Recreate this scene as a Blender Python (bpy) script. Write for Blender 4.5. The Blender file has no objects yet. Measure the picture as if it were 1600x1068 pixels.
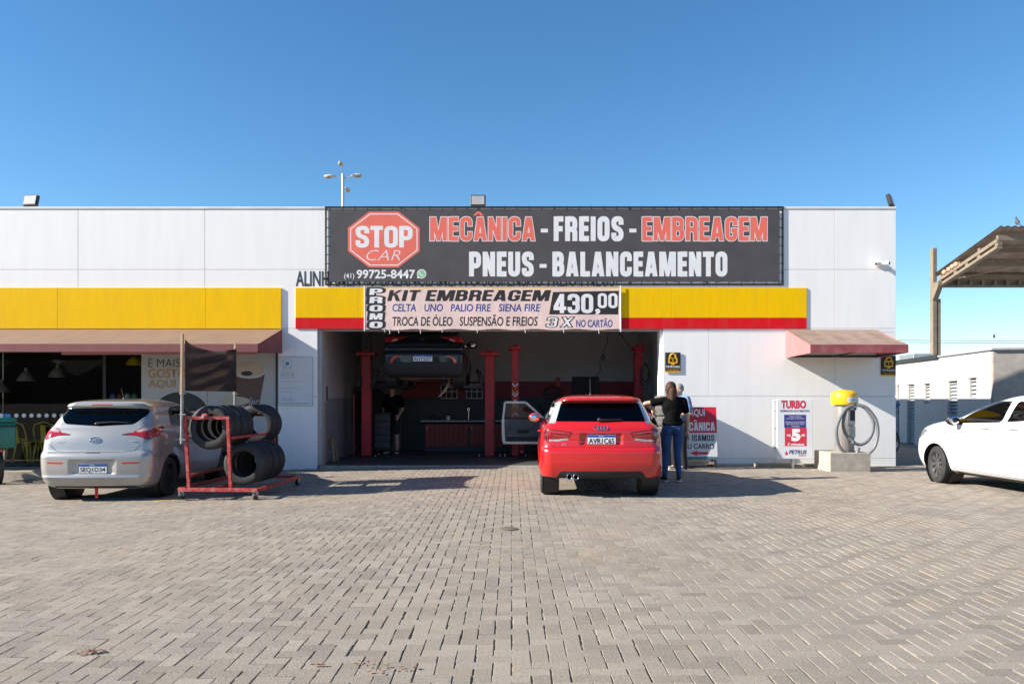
import bpy, bmesh, math, random
import numpy as np
from mathutils import Vector, Matrix
R = math.radians
rnd = random.Random(7)
SC = bpy.context.scene
COL = SC.collection

# ---------------------------------------------------------------- camera, sky, sun, exposure
CAM_H = 1.42
cam_d = bpy.data.cameras.new('camera'); cam = bpy.data.objects.new('camera', cam_d); COL.objects.link(cam)
cam.location = (0, 0, CAM_H); cam.rotation_euler = (R(90), 0, 0)
cam_d.sensor_width = 36.0; cam_d.lens = 36.0*1230/1600; cam_d.shift_y = (618-534)/1600.0
cam_d.clip_end = 3000; cam_d.clip_start = .05
SC.camera = cam
SUN = Vector((1.0, .215, -.545)).normalized()          # the way the light travels
el = math.asin(-SUN.z); az = math.atan2(-SUN.x, -SUN.y)   # compass angle of the sun from +Y towards +X
W = bpy.data.worlds.new('World'); SC.world = W; W.use_nodes = True
nt = W.node_tree; nt.nodes.clear()
sky = nt.nodes.new('ShaderNodeTexSky'); sky.sky_type = 'NISHITA'; sky.sun_disc = False
sky.sun_elevation = el; sky.sun_rotation = az; sky.air_density = 1.0; sky.dust_density = 0.0; sky.ozone_density = 4.0; sky.altitude = 0
bg = nt.nodes.new('ShaderNodeBackground'); bg.inputs[1].default_value = .082
wo = nt.nodes.new('ShaderNodeOutputWorld'); hs = nt.nodes.new('ShaderNodeHueSaturation'); hs.inputs['Saturation'].default_value = 1.18; hs.inputs['Hue'].default_value = .497; nt.links.new(sky.outputs[0], hs.inputs['Color']); nt.links.new(hs.outputs[0], bg.inputs[0]); nt.links.new(bg.outputs[0], wo.inputs[0])
sl = bpy.data.lights.new('sun', 'SUN'); sl.energy = 5.0; sl.angle = R(.5); sl.color = (1.0, .93, .82)
so = bpy.data.objects.new('sun', sl); COL.objects.link(so); so.rotation_euler = SUN.to_track_quat('-Z', 'Y').to_euler()
SC.view_settings.view_transform = 'Standard'; SC.view_settings.look = 'None'; SC.view_settings.exposure = 1.12; SC.view_settings.gamma = 1
SC.render.engine = 'CYCLES'
SC.cycles.max_bounces = 8; SC.cycles.transparent_max_bounces = 12; SC.cycles.use_denoising = True

# ---------------------------------------------------------------- materials
MATS = {}
def M(name, col, rough=.6, metal=0.0, var=.10, scale=6.0, bump=0.0, bscale=80.0, coat=0.0, spec=.5, dirt=None, dscale=1.5, damt=.5, stretch=None, sheen=0):
    if name in MATS: return MATS[name]
    m = bpy.data.materials.new(name); m.use_nodes = True; n = m.node_tree; b = n.nodes['Principled BSDF']
    b.inputs['Roughness'].default_value = rough; b.inputs['Metallic'].default_value = metal
    b.inputs['Coat Weight'].default_value = coat; b.inputs['Coat Roughness'].default_value = .03
    b.inputs['Specular IOR Level'].default_value = spec
    tc = n.nodes.new('ShaderNodeTexCoord'); src = tc.outputs['Object']
    if stretch:
        mp = n.nodes.new('ShaderNodeMapping'); mp.inputs['Scale'].default_value = stretch; n.links.new(src, mp.inputs[0]); src2 = mp.outputs[0]
    else: src2 = src
    no = n.nodes.new('ShaderNodeTexNoise'); no.inputs['Scale'].default_value = scale; no.inputs['Detail'].default_value = 5; n.links.new(src2, no.inputs[0])
    mr = n.nodes.new('ShaderNodeMapRange'); mr.inputs[1].default_value = .3; mr.inputs[2].default_value = .7; mr.inputs[3].default_value = 1-var; mr.inputs[4].default_value = 1+var*.6
    n.links.new(no.outputs[0], mr.inputs[0])
    mx = n.nodes.new('ShaderNodeVectorMath'); mx.operation = 'SCALE'; mx.inputs[0].default_value = col[:3]; n.links.new(mr.outputs[0], mx.inputs['Scale'])
    out = mx.outputs[0]
    if dirt:
        d = n.nodes.new('ShaderNodeTexNoise'); d.inputs['Scale'].default_value = dscale; d.inputs['Detail'].default_value = 8; d.inputs['Roughness'].default_value = .65; n.links.new(src2, d.inputs[0])
        dm = n.nodes.new('ShaderNodeMapRange'); dm.inputs[1].default_value = .48; dm.inputs[2].default_value = .75; dm.inputs[3].default_value = 0; dm.inputs[4].default_value = damt; n.links.new(d.outputs[0], dm.inputs[0])
        mix = n.nodes.new('ShaderNodeMix'); mix.data_type = 'RGBA'; n.links.new(dm.outputs[0], mix.inputs[0]); n.links.new(out, mix.inputs[6]); mix.inputs[7].default_value = (*dirt[:3], 1); out = mix.outputs[2]
    n.links.new(out, b.inputs['Base Color'])
    if bump:
        bn = n.nodes.new('ShaderNodeTexNoise'); bn.inputs['Scale'].default_value = bscale; bn.inputs['Detail'].default_value = 4; n.links.new(src, bn.inputs[0])
        bu = n.nodes.new('ShaderNodeBump'); bu.inputs['Strength'].default_value = min(1, bump); bu.inputs['Distance'].default_value = .01; n.links.new(bn.outputs[0], bu.inputs['Height']); n.links.new(bu.outputs[0], b.inputs['Normal'])
    MATS[name] = m; return m

def GLASS(name, tint=(.6, .65, .65), ior=1.5, rough=0.0, gl=.95):
    if name in MATS: return MATS[name]
    m = bpy.data.materials.new(name); m.use_nodes = True; n = m.node_tree; n.nodes.clear()
    o = n.nodes.new('ShaderNodeOutputMaterial'); t = n.nodes.new('ShaderNodeBsdfTransparent'); t.inputs[0].default_value = (*tint, 1)
    g = n.nodes.new('ShaderNodeBsdfGlossy'); g.inputs['Roughness'].default_value = rough; g.inputs[0].default_value = (*([gl]*3), 1)
    f = n.nodes.new('ShaderNodeFresnel'); f.inputs[0].default_value = ior
    mx = n.nodes.new('ShaderNodeMixShader'); n.links.new(f.outputs[0], mx.inputs[0]); n.links.new(t.outputs[0], mx.inputs[1]); n.links.new(g.outputs[0], mx.inputs[2]); n.links.new(mx.outputs[0], o.inputs[0])
    MATS[name] = m; return m

WHITE_WALL = M('white_cladding', (.86, .845, .82), .55, var=.03, scale=2.2, dirt=(.60, .56, .50), dscale=1.3, damt=.12, stretch=(3.0, 3.0, .35), bump=.22, bscale=1.6)
JOINT = M('joint_sealant', (.30, .29, .28), .8)
YELLOW = M('yellow_panel', (.88, .52, .0), .6, spec=.12, var=.05, dirt=(.70, .42, .02), dscale=1.1, damt=.4, stretch=(3, 3, .5), bump=.2, bscale=1.8)
REDSTRIPE = M('red_panel', (.66, .008, .014), .55, spec=.15, var=.06, stretch=(3, 3, .5), dirt=(.55, .06, .05), damt=.5, bump=.2, bscale=1.8)
GREYP = M('grey_painted_wall', (.44, .43, .43), .75, var=.08, scale=3, dirt=(.25, .24, .22), damt=.35)
BURG = M('wine_red_wall', (.23, .022, .038), .6, var=.12)
DARKW = M('dark_grey_wall', (.035, .042, .05), .55, var=.2, scale=4)
TILEG = M('grey_wall_tile', (.27, .275, .29), .35, var=.1)
CONC = M('concrete', (.40, .36, .30), .9, var=.22, scale=7, bump=.5, bscale=60, dirt=(.24, .20, .15), dscale=2.5, damt=.6)
CONCD = M('weathered_concrete', (.34, .29, .21), .9, var=.25, scale=6, bump=.4, bscale=40, dirt=(.12, .10, .08), dscale=3, damt=.7)
GFLOOR = M('oily_garage_floor', (.085, .08, .075), .45, var=.35, scale=2.5, dirt=(.03, .03, .03), damt=.7)
STEEL = M('galvanised_steel', (.55, .56, .57), .38, .85, var=.12)
CHROME = M('chrome', (.75, .76, .78), .12, 1.0, var=.03)
DMETAL = M('dark_metal', (.03, .03, .032), .45, .3, var=.2)
BLACK = M('black_plastic', (.014, .014, .015), .5, var=.2)
RUBBER = M('tyre_rubber', (.026, .026, .027), .75, var=.35, scale=9, bump=.25, bscale=45, dirt=(.06, .055, .05), dscale=5, damt=.5)
RUBBERD = M('dusty_tyre_rubber', (.13, .125, .115), .9, var=.3, scale=8, bump=.3, bscale=50)
REDPAINT = M('worn_red_paint', (.42, .022, .022), .5, var=.25, scale=10, dirt=(.42, .28, .24), dscale=22, damt=.85)
LIFTRED = M('lift_red_paint', (.50, .016, .028), .45, var=.2, scale=5, dirt=(.08, .02, .02), dscale=3, damt=.5)
WOOD = M('worn_wood', (.36, .25, .16), .8, var=.3, scale=14, stretch=(1, 1, .2))
WOODP = M('raw_wood_pole', (.50, .34, .20), .8, var=.25, scale=20, stretch=(1, 1, .15))
WHITEP = M('white_paint', (.78, .78, .77), .5, var=.05)
LETW = M('white_print', (.78, .78, .78), .6, var=.05)
LETB = M('black_print', (.018, .018, .02), .6, var=.15)
LETR = M('salmon_red_print', (.80, .16, .11), .6, var=.06, scale=3)
BLUEP = M('blue_print', (.02, .06, .30), .6)
BANNERB = M('faded_black_banner', (.07, .066, .07), .7, var=.16, scale=2.4, bump=.12, bscale=8)
PINKC = M('pale_pink_cloth', (.80, .60, .54), .85, var=.06, scale=4, bump=.5, bscale=6)

# ---------------------------------------------------------------- mesh helpers
class MB:
    def __init__(s): s.v = []; s.f = []; s.m = []; s.mats = []
    def mi(s, mat):
        if mat not in s.mats: s.mats.append(mat)
        return s.mats.index(mat)
    def add(s, vs, fs, mat):
        o = len(s.v); k = s.mi(mat); s.v += [tuple(v) for v in vs]
        for f in fs: s.f.append(tuple(i+o for i in f)); s.m.append(k)
        return s
    def box(s, x0, x1, y0, y1, z0, z1, mat, b=0.0, mtx=None):
        if b <= 0:
            vs = [(x, y, z) for x in (x0, x1) for y in (y0, y1) for z in (z0, z1)]
            fs = [(0,1,3,2), (4,6,7,5), (0,4,5,1), (2,3,7,6), (0,2,6,4), (1,5,7,3)]
        else:
            b = min(b, (x1-x0)/2.01, (y1-y0)/2.01, (z1-z0)/2.01)
            bm = bmesh.new(); bmesh.ops.create_cube(bm, size=1)
            for v in bm.verts: v.co = Vector(((x0+x1)/2+v.co.x*(x1-x0), (y0+y1)/2+v.co.y*(y1-y0), (z0+z1)/2+v.co.z*(z1-z0)))
            bmesh.ops.bevel(bm, geom=list(bm.edges), offset=b, segments=1 if b < .03 else 3, profile=.5, affect='EDGES')
            bm.verts.index_update(); vs = [tuple(v.co) for v in bm.verts]; fs = [tuple(v.index for v in f.verts) for f in bm.faces]; bm.free()
        if mtx is not None: vs = [tuple(mtx @ Vector(v)) for v in vs]
        return s.add(vs, fs, mat)
    def tube(s, pts, r, mat, n=8, closed=False, caps=True):
        P = [Vector(p) for p in pts]; N = len(P); rs = r if isinstance(r, (list, tuple)) else [r]*N
        vs = []; fs = []; up = None
        for i in range(N):
            if closed: t = (P[(i+1) % N]-P[i-1])
            else: t = P[min(i+1, N-1)]-P[max(i-1, 0)]
            t.normalize()
            if up is None:
                up = Vector((0, 0, 1)) if abs(t.z) < .9 else Vector((1, 0, 0))
            a = t.cross(up)
            if a.length < 1e-4: a = t.cross(Vector((.3, 1, .2)))
            a.normalize(); bb = a.cross(t); up = bb
            for k in range(n):
                q = 2*math.pi*(k+.5)/n; vs.append(P[i]+a*(math.cos(q)*rs[i])+bb*(math.sin(q)*rs[i]))
        for i in range(N if closed else N-1):
            j = (i+1) % N
            for k in range(n): fs.append((i*n+k, j*n+k, j*n+(k+1) % n, i*n+(k+1) % n))
        if caps and not closed: fs.append(tuple(range(n))); fs.append(tuple(range((N-1)*n, N*n))[::-1])
        return s.add(vs, fs, mat)
    def bar(s, p, q, w, h, mat):
        """rectangular bar from p to q"""
        p = Vector(p); q = Vector(q); t = (q-p).normalized(); u = Vector((0, 0, 1)) if abs(t.z) < .95 else Vector((1, 0, 0))
        a = t.cross(u).normalized(); bb = a.cross(t).normalized()
        vs = [c+a*(sx*w/2)+bb*(sz*h/2) for c in (p, q) for sx, sz in ((-1,-1), (1,-1), (1,1), (-1,1))]
        return s.add(vs, [(0,1,2,3), (7,6,5,4), (0,4,5,1), (1,5,6,2), (2,6,7,3), (3,7,4,0)], mat)
    def lathe(s, prof, mat, n=32, axis='z', c=(0, 0, 0), mats=None, closed=False):
        """prof: (radius, height) list turned round an axis through c"""
        c = Vector(c); vs = []; N = len(prof)
        for r, h in prof:
            for k in range(n):
                q = 2*math.pi*k/n; a, b = r*math.cos(q), r*math.sin(q)
                vs.append(c+Vector({'z': (a, b, h), 'y': (a, h, b), 'x': (h, a, b)}[axis]))
        L = N if closed else N-1
        for i in range(L):
            j = (i+1) % N
            fs = [(i*n+k, i*n+(k+1) % n, j*n+(k+1) % n, j*n+k) for k in range(n)]
            o = len(s.v) if i == 0 else o0
            if i == 0: o0 = len(s.v); s.v += [tuple(v) for v in vs]
            k0 = s.mi(mats[i] if mats else mat)
            for f in fs: s.f.append(tuple(x+o0 for x in f)); s.m.append(k0)
        return s
    def prism(s, poly, y0, y1, mat):
        """polygon in x,z pushed from y0 (front) to y1"""
        n = len(poly); vs = [(x, y0, z) for x, z in poly]+[(x, y1, z) for x, z in poly]
        fs = [tuple(range(n)), tuple(range(n, 2*n))[::-1]]+[(i, n+i, n+(i+1) % n, (i+1) % n) for i in range(n)]
        return s.add(vs, fs, mat)
    def ell(s, c, r, mat, rot=None, nu=20, nv=12):
        vs = []; fs = []
        for i in range(nv+1):
            a = math.pi*i/nv
            for k in range(nu):
                b = 2*math.pi*k/nu; p = Vector((r[0]*math.sin(a)*math.cos(b), r[1]*math.sin(a)*math.sin(b), r[2]*math.cos(a)))
                if rot is not None: p = rot @ p
                vs.append(Vector(c)+p)
        for i in range(nv):
            for k in range(nu): fs.append((i*nu+k, (i+1)*nu+k, (i+1)*nu+(k+1) % nu, i*nu+(k+1) % nu))
        return s.add(vs, fs, mat)
    def cap(s, p, r0, q, r1, mat, n=14):
        """closed tapered limb with round ends"""
        p = Vector(p); q = Vector(q); t = (q-p).normalized()
        pts = [p-t*r0*.94, p-t*r0*.6, p, q, q+t*r1*.6, q+t*r1*.94]
        return s.tube(pts, [r0*.3, r0*.8, r0, r1, r1*.8, r1*.3], mat, n)
    def build(s, name, parent=None, loc=(0, 0, 0), sharp=35, smooth=True):
        me = bpy.data.meshes.new(name); me.from_pydata(s.v, [], s.f)
        for m in s.mats: me.materials.append(m)
        me.polygons.foreach_set('material_index', s.m)
        bm = bmesh.new(); bm.from_mesh(me); bmesh.ops.remove_doubles(bm, verts=bm.verts, dist=1e-6); bmesh.ops.recalc_face_normals(bm, faces=bm.faces); bm.to_mesh(me); bm.free()
        if smooth:
            me.shade_smooth(); me.set_sharp_from_angle(angle=R(sharp))
        o = bpy.data.objects.new(name, me); COL.objects.link(o); o.location = loc
        if parent: o.parent = parent
        return o

def tag(o, label=None, cat=None, group=None, kind=None):
    if label: o['label'] = label
    if cat: o['category'] = cat
    if group: o['group'] = group
    if kind: o['kind'] = kind
    return o
def thing(name, label, cat, loc=(0, 0, 0), rz=0.0, group=None):
    o = bpy.data.objects.new(name, None); COL.objects.link(o); o.location = loc; o.rotation_euler = (0, 0, rz); o.empty_display_size = .2
    return tag(o, label, cat, group)
def kids(o): return [c for c in bpy.data.objects if c.parent == o]
def copy_tree(o, parent=None, **kw):
    c = o.copy(); COL.objects.link(c)
    if parent: c.parent = parent
    for ch in kids(o): copy_tree(ch, c)
    return c
def place_copy(o, label, loc, rz=None, first=[None]):
    c = copy_tree(o); c.location = loc; c['label'] = label
    if rz is not None: c.rotation_euler = (0, 0, rz)
    return c
def mesh_np(name, V, F, mat, parent=None, smooth=True, sharp=None):
    me = bpy.data.meshes.new(name); nv = len(V); nf = len(F)
    me.vertices.add(nv); me.vertices.foreach_set('co', np.ascontiguousarray(V, dtype=np.float32).ravel())
    k = F.shape[1]; me.loops.add(nf*k); me.loops.foreach_set('vertex_index', np.ascontiguousarray(F, dtype=np.int32).ravel())
    me.polygons.add(nf); me.polygons.foreach_set('loop_start', np.arange(nf, dtype=np.int32)*k)
    me.update(calc_edges=True); me.validate()
    if mat: me.materials.append(mat)
    if not smooth: me.shade_flat()
    if smooth:
        me.shade_smooth()
        if sharp: me.set_sharp_from_angle(angle=R(sharp))
    o = bpy.data.objects.new(name, me); COL.objects.link(o)
    if parent: o.parent = parent
    return o
def txt(body, cx, cz, w, h, mat, parent, y=-.004, bold=0.0, shear=0.0, name='lettering', spacing=1.0, align='C', rot=0.0):
    """words as flat letters facing -y, fitted to w x h metres round (cx, cz)"""
    c = bpy.data.curves.new('t', 'FONT'); c.body = body; c.offset = bold; c.shear = shear; c.space_character = spacing; c.resolution_u = 3
    c.align_x = 'CENTER'
    o = bpy.data.objects.new('t', c); COL.objects.link(o); dg = bpy.context.evaluated_depsgraph_get()
    me = bpy.data.meshes.new_from_object(o.evaluated_get(dg)); bpy.data.objects.remove(o); bpy.data.curves.remove(c)
    n = len(me.vertices); a = np.empty(n*3, np.float32); me.vertices.foreach_get('co', a); a = a.reshape(-1, 3)
    lo = a.min(0); hi = a.max(0)
    sx = w/(hi[0]-lo[0]) if w else h/(hi[1]-lo[1]); sz = h/(hi[1]-lo[1])
    X = (a[:, 0]-(lo[0]+hi[0])/2)*sx; Z = (a[:, 1]-(lo[1]+hi[1])/2)*sz
    ca, sa = math.cos(rot), math.sin(rot)
    par = np.arange(n)
    for e_ in me.edges:
        i, j = e_.vertices
        while par[i] != i: par[i] = par[par[i]]; i = par[i]
        while par[j] != j: par[j] = par[par[j]]; j = par[j]
        par[i] = j
    def rt(i):
        while par[i] != i: i = par[i]
        return i
    root = np.array([rt(i) for i in range(n)]); order = {r_: k for k, r_ in enumerate(sorted(set(root.tolist()), key=lambda q: X[root == q].min()))}
    yo = np.array([order[r_] % 3 for r_ in root.tolist()])*.0004
    out = np.stack([cx+X*ca-Z*sa, y-yo, cz+X*sa+Z*ca], 1).astype(np.float32)
    me.vertices.foreach_set('co', out.ravel()); me.materials.clear(); me.materials.append(mat); me.name = name; me.update()
    ob = bpy.data.objects.new(name, me); COL.objects.link(ob); ob.parent = parent
    return ob
def btxt(body, cx, cz, w, h, mat, parent, y, bold=.08, gap=.05, shear=0.0, name='lettering', warp=None):
    """heavy letters set one by one so that they never run into each other"""
    X = 0.0; V = []; Fa = []; k = 0
    for ch in body:
        if ch == ' ': X += .26; continue
        c = bpy.data.curves.new('t', 'FONT'); c.body = ch; c.offset = bold; c.resolution_u = 3
        o = bpy.data.objects.new('t', c); COL.objects.link(o); me = bpy.data.meshes.new_from_object(o.evaluated_get(bpy.context.evaluated_depsgraph_get())); bpy.data.objects.remove(o); bpy.data.curves.remove(c)
        a = np.empty(len(me.vertices)*3, np.float32); me.vertices.foreach_get('co', a); a = a.reshape(-1, 3); x0 = a[:, 0].min(); x1 = a[:, 0].max(); b0 = len(V)
        V += [(X+p[0]-x0, p[1], -(k % 2)*.0003) for p in a.tolist()]; Fa += [tuple(b0+i for i in f.vertices) for f in me.polygons]; X += x1-x0+gap; k += 1; bpy.data.meshes.remove(me)
    A = np.array(V); lo = A.min(0); hi = A.max(0); sx = w/(hi[0]-lo[0]); sz = h/(hi[1]-lo[1])
    px = (A[:, 0]-(lo[0]+hi[0])/2)*sx; pz_ = (A[:, 1]-(lo[1]+hi[1])/2)*sz; px = (px+shear*pz_); px = (px-(px.min()+px.max())/2)*w/(px.max()-px.min())
    me = bpy.data.meshes.new(name); me.from_pydata([(cx+p, y+q, cz+r) for p, q, r in zip(px, A[:, 2], pz_)], [], Fa); me.materials.append(mat)
    ob = bpy.data.objects.new(name, me); COL.objects.link(ob); ob.parent = parent
    if warp: drape(ob, warp)
    return ob
def round_line(P, r, n=5):
    out = [P[0]]
    for i in range(1, len(P)-1):
        p, a, b = (Vector((*q, 0)) for q in (P[i], P[i-1], P[i+1])); rr = min(r, (a-p).length*.49, (b-p).length*.49); s = p+(a-p).normalized()*rr; e = p+(b-p).normalized()*rr
        for k in range(n+1): t = k/n; q = s*(1-t)**2+p*2*t*(1-t)+e*t*t; out.append((q.x, q.y))
    return out+[P[-1]]
def glyph(ch, t=.165, e=0.0):
    """block capitals drawn as strokes: returns (width, list of polygons)"""
    W = {'M': .76, 'N': .56, 'A': .58, 'I': t, '-': .30, 'K': .58, 'X': .6, 'T': .50, 'L': .44, 'E': .44, 'F': .43, ',': t, '4': .56}.get(ch, .54)
    a, b, lo, hi = t/2, W-t/2, t*.46, 1-t*.46; S = []; Q = []; h = t/2
    ring = lambda r: [(a, .5), (a, lo), (b, lo), (b, hi), (a, hi), (a, .5)]
    if ch in 'O0': S = [ring(0)]
    elif ch == 'D': S = [[(a, hi), (b, hi), (b, lo), (a, lo)], [(a, 0), (a, 1)]]
    elif ch == 'C': S = [[(b, .62), (b, hi), (a, hi), (a, lo), (b, lo), (b, .38)]]
    elif ch == 'G': S = [[(b, .64), (b, hi), (a, hi), (a, lo), (b, lo), (b, .50)], [(W*.52, .44), (W, .44)]]
    elif ch == 'S': S = [[(b, .66), (b, hi), (a, hi), (a, .56), (b, .44), (b, lo), (a, lo), (a, .34)]]
    elif ch == 'U': S = [[(a, 1), (a, lo), (b, lo), (b, 1)]]
    elif ch == 'P': S = [[(a, 0), (a, 1)], [(h, hi), (b, hi), (b, .43), (h, .43)]]
    elif ch == 'R': S = [[(a, 0), (a, 1)], [(h, hi), (b, hi), (b, .48), (h, .48)], [(h, .478), (b, .478), (b, 0)]]
    elif ch == 'B': S = [[(a, 0), (a, 1)], [(h, hi), (b-.02, hi), (b-.02, .52), (h, .52)], [(h, .52), (b, .52), (b, lo), (h, lo)]]
    elif ch == 'E': S = [[(a, 0), (a, 1)], [(a, hi), (W, hi)], [(a, .51), (W*.94, .51)], [(a, lo), (W, lo)]]
    elif ch == 'F': S = [[(a, 0), (a, 1)], [(a, hi), (W, hi)], [(a, .50), (W*.93, .50)]]
    elif ch == 'L': S = [[(a, 0), (a, 1)], [(a, lo), (W, lo)]]
    elif ch == 'T': S = [[(W/2, 0), (W/2, 1)], [(0, hi), (W, hi)]]
    elif ch == 'I': S = [[(a, 0), (a, 1)]]
    elif ch == '-': S = [[(0, .45), (W, .45)]]
    elif ch == ',': S = [[(a, .14), (a, 0), (a-.05, -.14)]]
    elif ch == '3': S = [[(a, .68), (a, hi), (b, hi), (b, .52), (W*.4, .52)], [(W*.4, .515), (b, .515), (b, lo), (a, lo), (a, .32)]]
    elif ch == '4': S = [[(W*.66, 0), (W*.66, 1)], [(0, .25), (W, .25)]]; Q = [[(0, .2), (.15, .2), (W*.66, .84), (W*.66, 1), (W*.5, 1), (0, .36)]]
    elif ch == 'M': S = [[(a, 0), (a, 1)], [(b, 0), (b, 1)]]; Q = [[(.02, 1), (t+.08, 1), (W/2+.075, 0), (W/2-.075, 0)], [(W-.02, 1), (W/2+.075, 0), (W/2-.075, 0), (W-t-.08, 1)]]
    elif ch == 'N': S = [[(a, 0), (a, 1)], [(b, 0), (b, 1)]]; Q = [[(0, 1), (t, 1), (W, 0), (W-t, 0)]]
    elif ch == 'A': S = [[(W*.22, .24), (W*.78, .24)]]; Q = [[(0, 0), (t, 0), (W/2+.06, 1), (W/2-.13, 1)], [(W, 0), (W/2+.13, 1), (W/2-.06, 1), (W-t, 0)]]
    elif ch == 'K': S = [[(a, 0), (a, 1)]]; Q = [[(t*.8, .40), (t*.8, .62), (W-.18, 1), (W, 1)], [(.24, .56), (.38, .62), (W, 0), (W-.19, 0)]]
    elif ch == 'X': Q = [[(0, 1), (.19, 1), (W, 0), (W-.19, 0)], [(W, 1), (W-.19, 1), (0, 0), (.19, 0)]]
    P = []
    for L in S:
        L = round_line(L, .17); V = [Vector(q) for q in L]; w = h+e
        if e: V[0] = V[0]+(V[0]-V[1]).normalized()*e if V[0] != V[-1] else V[0]; V[-1] = V[-1]+(V[-1]-V[-2]).normalized()*e if L[0] != L[-1] else V[-1]
        cl = L[0] == L[-1]; l = []; r = []
        for i in range(len(V)):
            d0 = (V[i]-V[i-1]) if i > 0 else ((V[0]-V[-2]) if cl else V[1]-V[0]); d1 = (V[i+1]-V[i]) if i < len(V)-1 else ((V[1]-V[0]) if cl else V[-1]-V[-2])
            d0 = d0.normalized(); d1 = d1.normalized(); d = (d0+d1).normalized(); n = Vector((-d.y, d.x))/max(.5, d.dot(d0)); l.append(V[i]+n*w); r.append(V[i]-n*w)
        P.append(('strip', l, r))
    for q in Q:
        V = [Vector(p) for p in q]
        if e:
            c = sum(V, Vector((0, 0)))/len(V); ar = sum(V[i-1].x*V[i].y-V[i].x*V[i-1].y for i in range(len(V))); sg = 1 if ar > 0 else -1; N = []
            for i in range(len(V)):
                d0 = (V[i]-V[i-1]).normalized(); d1 = (V[(i+1) % len(V)]-V[i]).normalized(); n0 = Vector((d0.y, -d0.x))*sg; n1 = Vector((d1.y, -d1.x))*sg; n = (n0+n1).normalized(); N.append(V[i]+n*e/max(.45, n.dot(n0)))
            V = N
        P.append(('poly', V, None))
    return W, P
def block(body, cx, cz, w, h, mat, parent, y, e=0.0, t=.165, gap=.075, shear=0.0, warp=None, name='lettering'):
    X = 0.0; V = []; Fa = []
    for ch in body:
        if ch == ' ': X += .24; continue
        Wd, P = glyph(ch, t, e)
        for k, (kind, l, r) in enumerate(P):
            b0 = len(V); yo = -k*.00025
            if kind == 'strip':
                for p, q in zip(l, r): V += [(X+p.x, yo, p.y), (X+q.x, yo, q.y)]
                Fa += [(b0+2*i, b0+2*i+1, b0+2*i+3, b0+2*i+2) for i in range(len(l)-1)]
            else: V += [(X+p.x, yo, p.y) for p in l]; Fa.append(tuple(range(b0, b0+len(l))))
        X += Wd+gap
    X -= gap; sx = w/X; V = [(cx+(p-X/2)*sx+shear*(r-.5)*h, y+q, cz+(r-.5)*h) for p, q, r in V]
    me = bpy.data.meshes.new(name); me.from_pydata(V, [], Fa); me.materials.append(mat); ob = bpy.data.objects.new(name, me); COL.objects.link(ob); ob.parent = parent
    if warp: drape(ob, warp)
    return ob
def drape(ob, fn, step=.07):
    """cut flat letters into narrow strips and lay them on a rippled cloth"""
    bm = bmesh.new(); bm.from_mesh(ob.data); xs_ = [v.co.x for v in bm.verts]; x = min(xs_)+step
    while x < max(xs_):
        bmesh.ops.bisect_plane(bm, dist=1e-6, geom=list(bm.verts)+list(bm.edges)+list(bm.faces), plane_co=(x, 0, 0), plane_no=(1, 0, 0)); x += step
    zs_ = [v.co.z for v in bm.verts]; z = min(zs_)+.05
    while z < max(zs_):
        bmesh.ops.bisect_plane(bm, dist=1e-6, geom=list(bm.verts)+list(bm.edges)+list(bm.faces), plane_co=(0, 0, z), plane_no=(0, 0, 1)); z += .05
    for v in bm.verts: v.co.y += fn(v.co.x, v.co.z)
    bm.to_mesh(ob.data); bm.free(); ob.data.update()
def remesh(mb, name, mat, parent=None, voxel=.012, smooth=3, loc=(0, 0, 0)):
    o = mb.build('tmp', smooth=False)
    d = o.modifiers.new('r', 'REMESH'); d.mode = 'VOXEL'; d.voxel_size = voxel
    if smooth: q = o.modifiers.new('s', 'SMOOTH'); q.iterations = smooth; q.factor = .5
    me = bpy.data.meshes.new_from_object(o.evaluated_get(bpy.context.evaluated_depsgraph_get())); bpy.data.objects.remove(o)
    me.materials.clear(); me.materials.append(mat); me.shade_smooth(); me.name = name
    ob = bpy.data.objects.new(name, me); COL.objects.link(ob); ob.location = loc
    if parent: ob.parent = parent
    return ob
def circ(cx, cz, r, n=24, a0=0, a1=360, rz=None):
    return [(cx+r*math.cos(R(a0+(a1-a0)*k/n)), cz+(rz or r)*math.sin(R(a0+(a1-a0)*k/n))) for k in range(n if a1-a0 >= 360 else n+1)]
def GZ(x): return -.022*max(0.0, -x-1.0)       # the forecourt falls gently to the left
F = 1230.0
def fx(px, Y=16.0): return (px-800)/F*Y         # metres on a plane at distance Y
def fz(py, Y=16.0): return CAM_H-(py-618)/F*Y
# ---------------------------------------------------------------- ground, paving, kerb
GROUND = M('dusty_ground', (.34, .29, .23), .95, var=.2, scale=1.2, bump=.3, bscale=12, dirt=(.22, .19, .15), dscale=.6, damt=.6)
xs = [-600, -60, -25, -14, -1, 14, 25, 60, 600]; ys = [-600, -80, -20, 0, 30, 60, 600]
gv = [(x, y, GZ(max(x, -14))-.022) for y in ys for x in xs]
gf = [(j*len(xs)+i, j*len(xs)+i+1, (j+1)*len(xs)+i+1, (j+1)*len(xs)+i) for j in range(len(ys)-1) for i in range(len(xs)-1)]
tag(MB().add(gv, gf, GROUND).build('ground', smooth=False), kind='structure', label='dusty bare ground under and around the paving')

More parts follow.
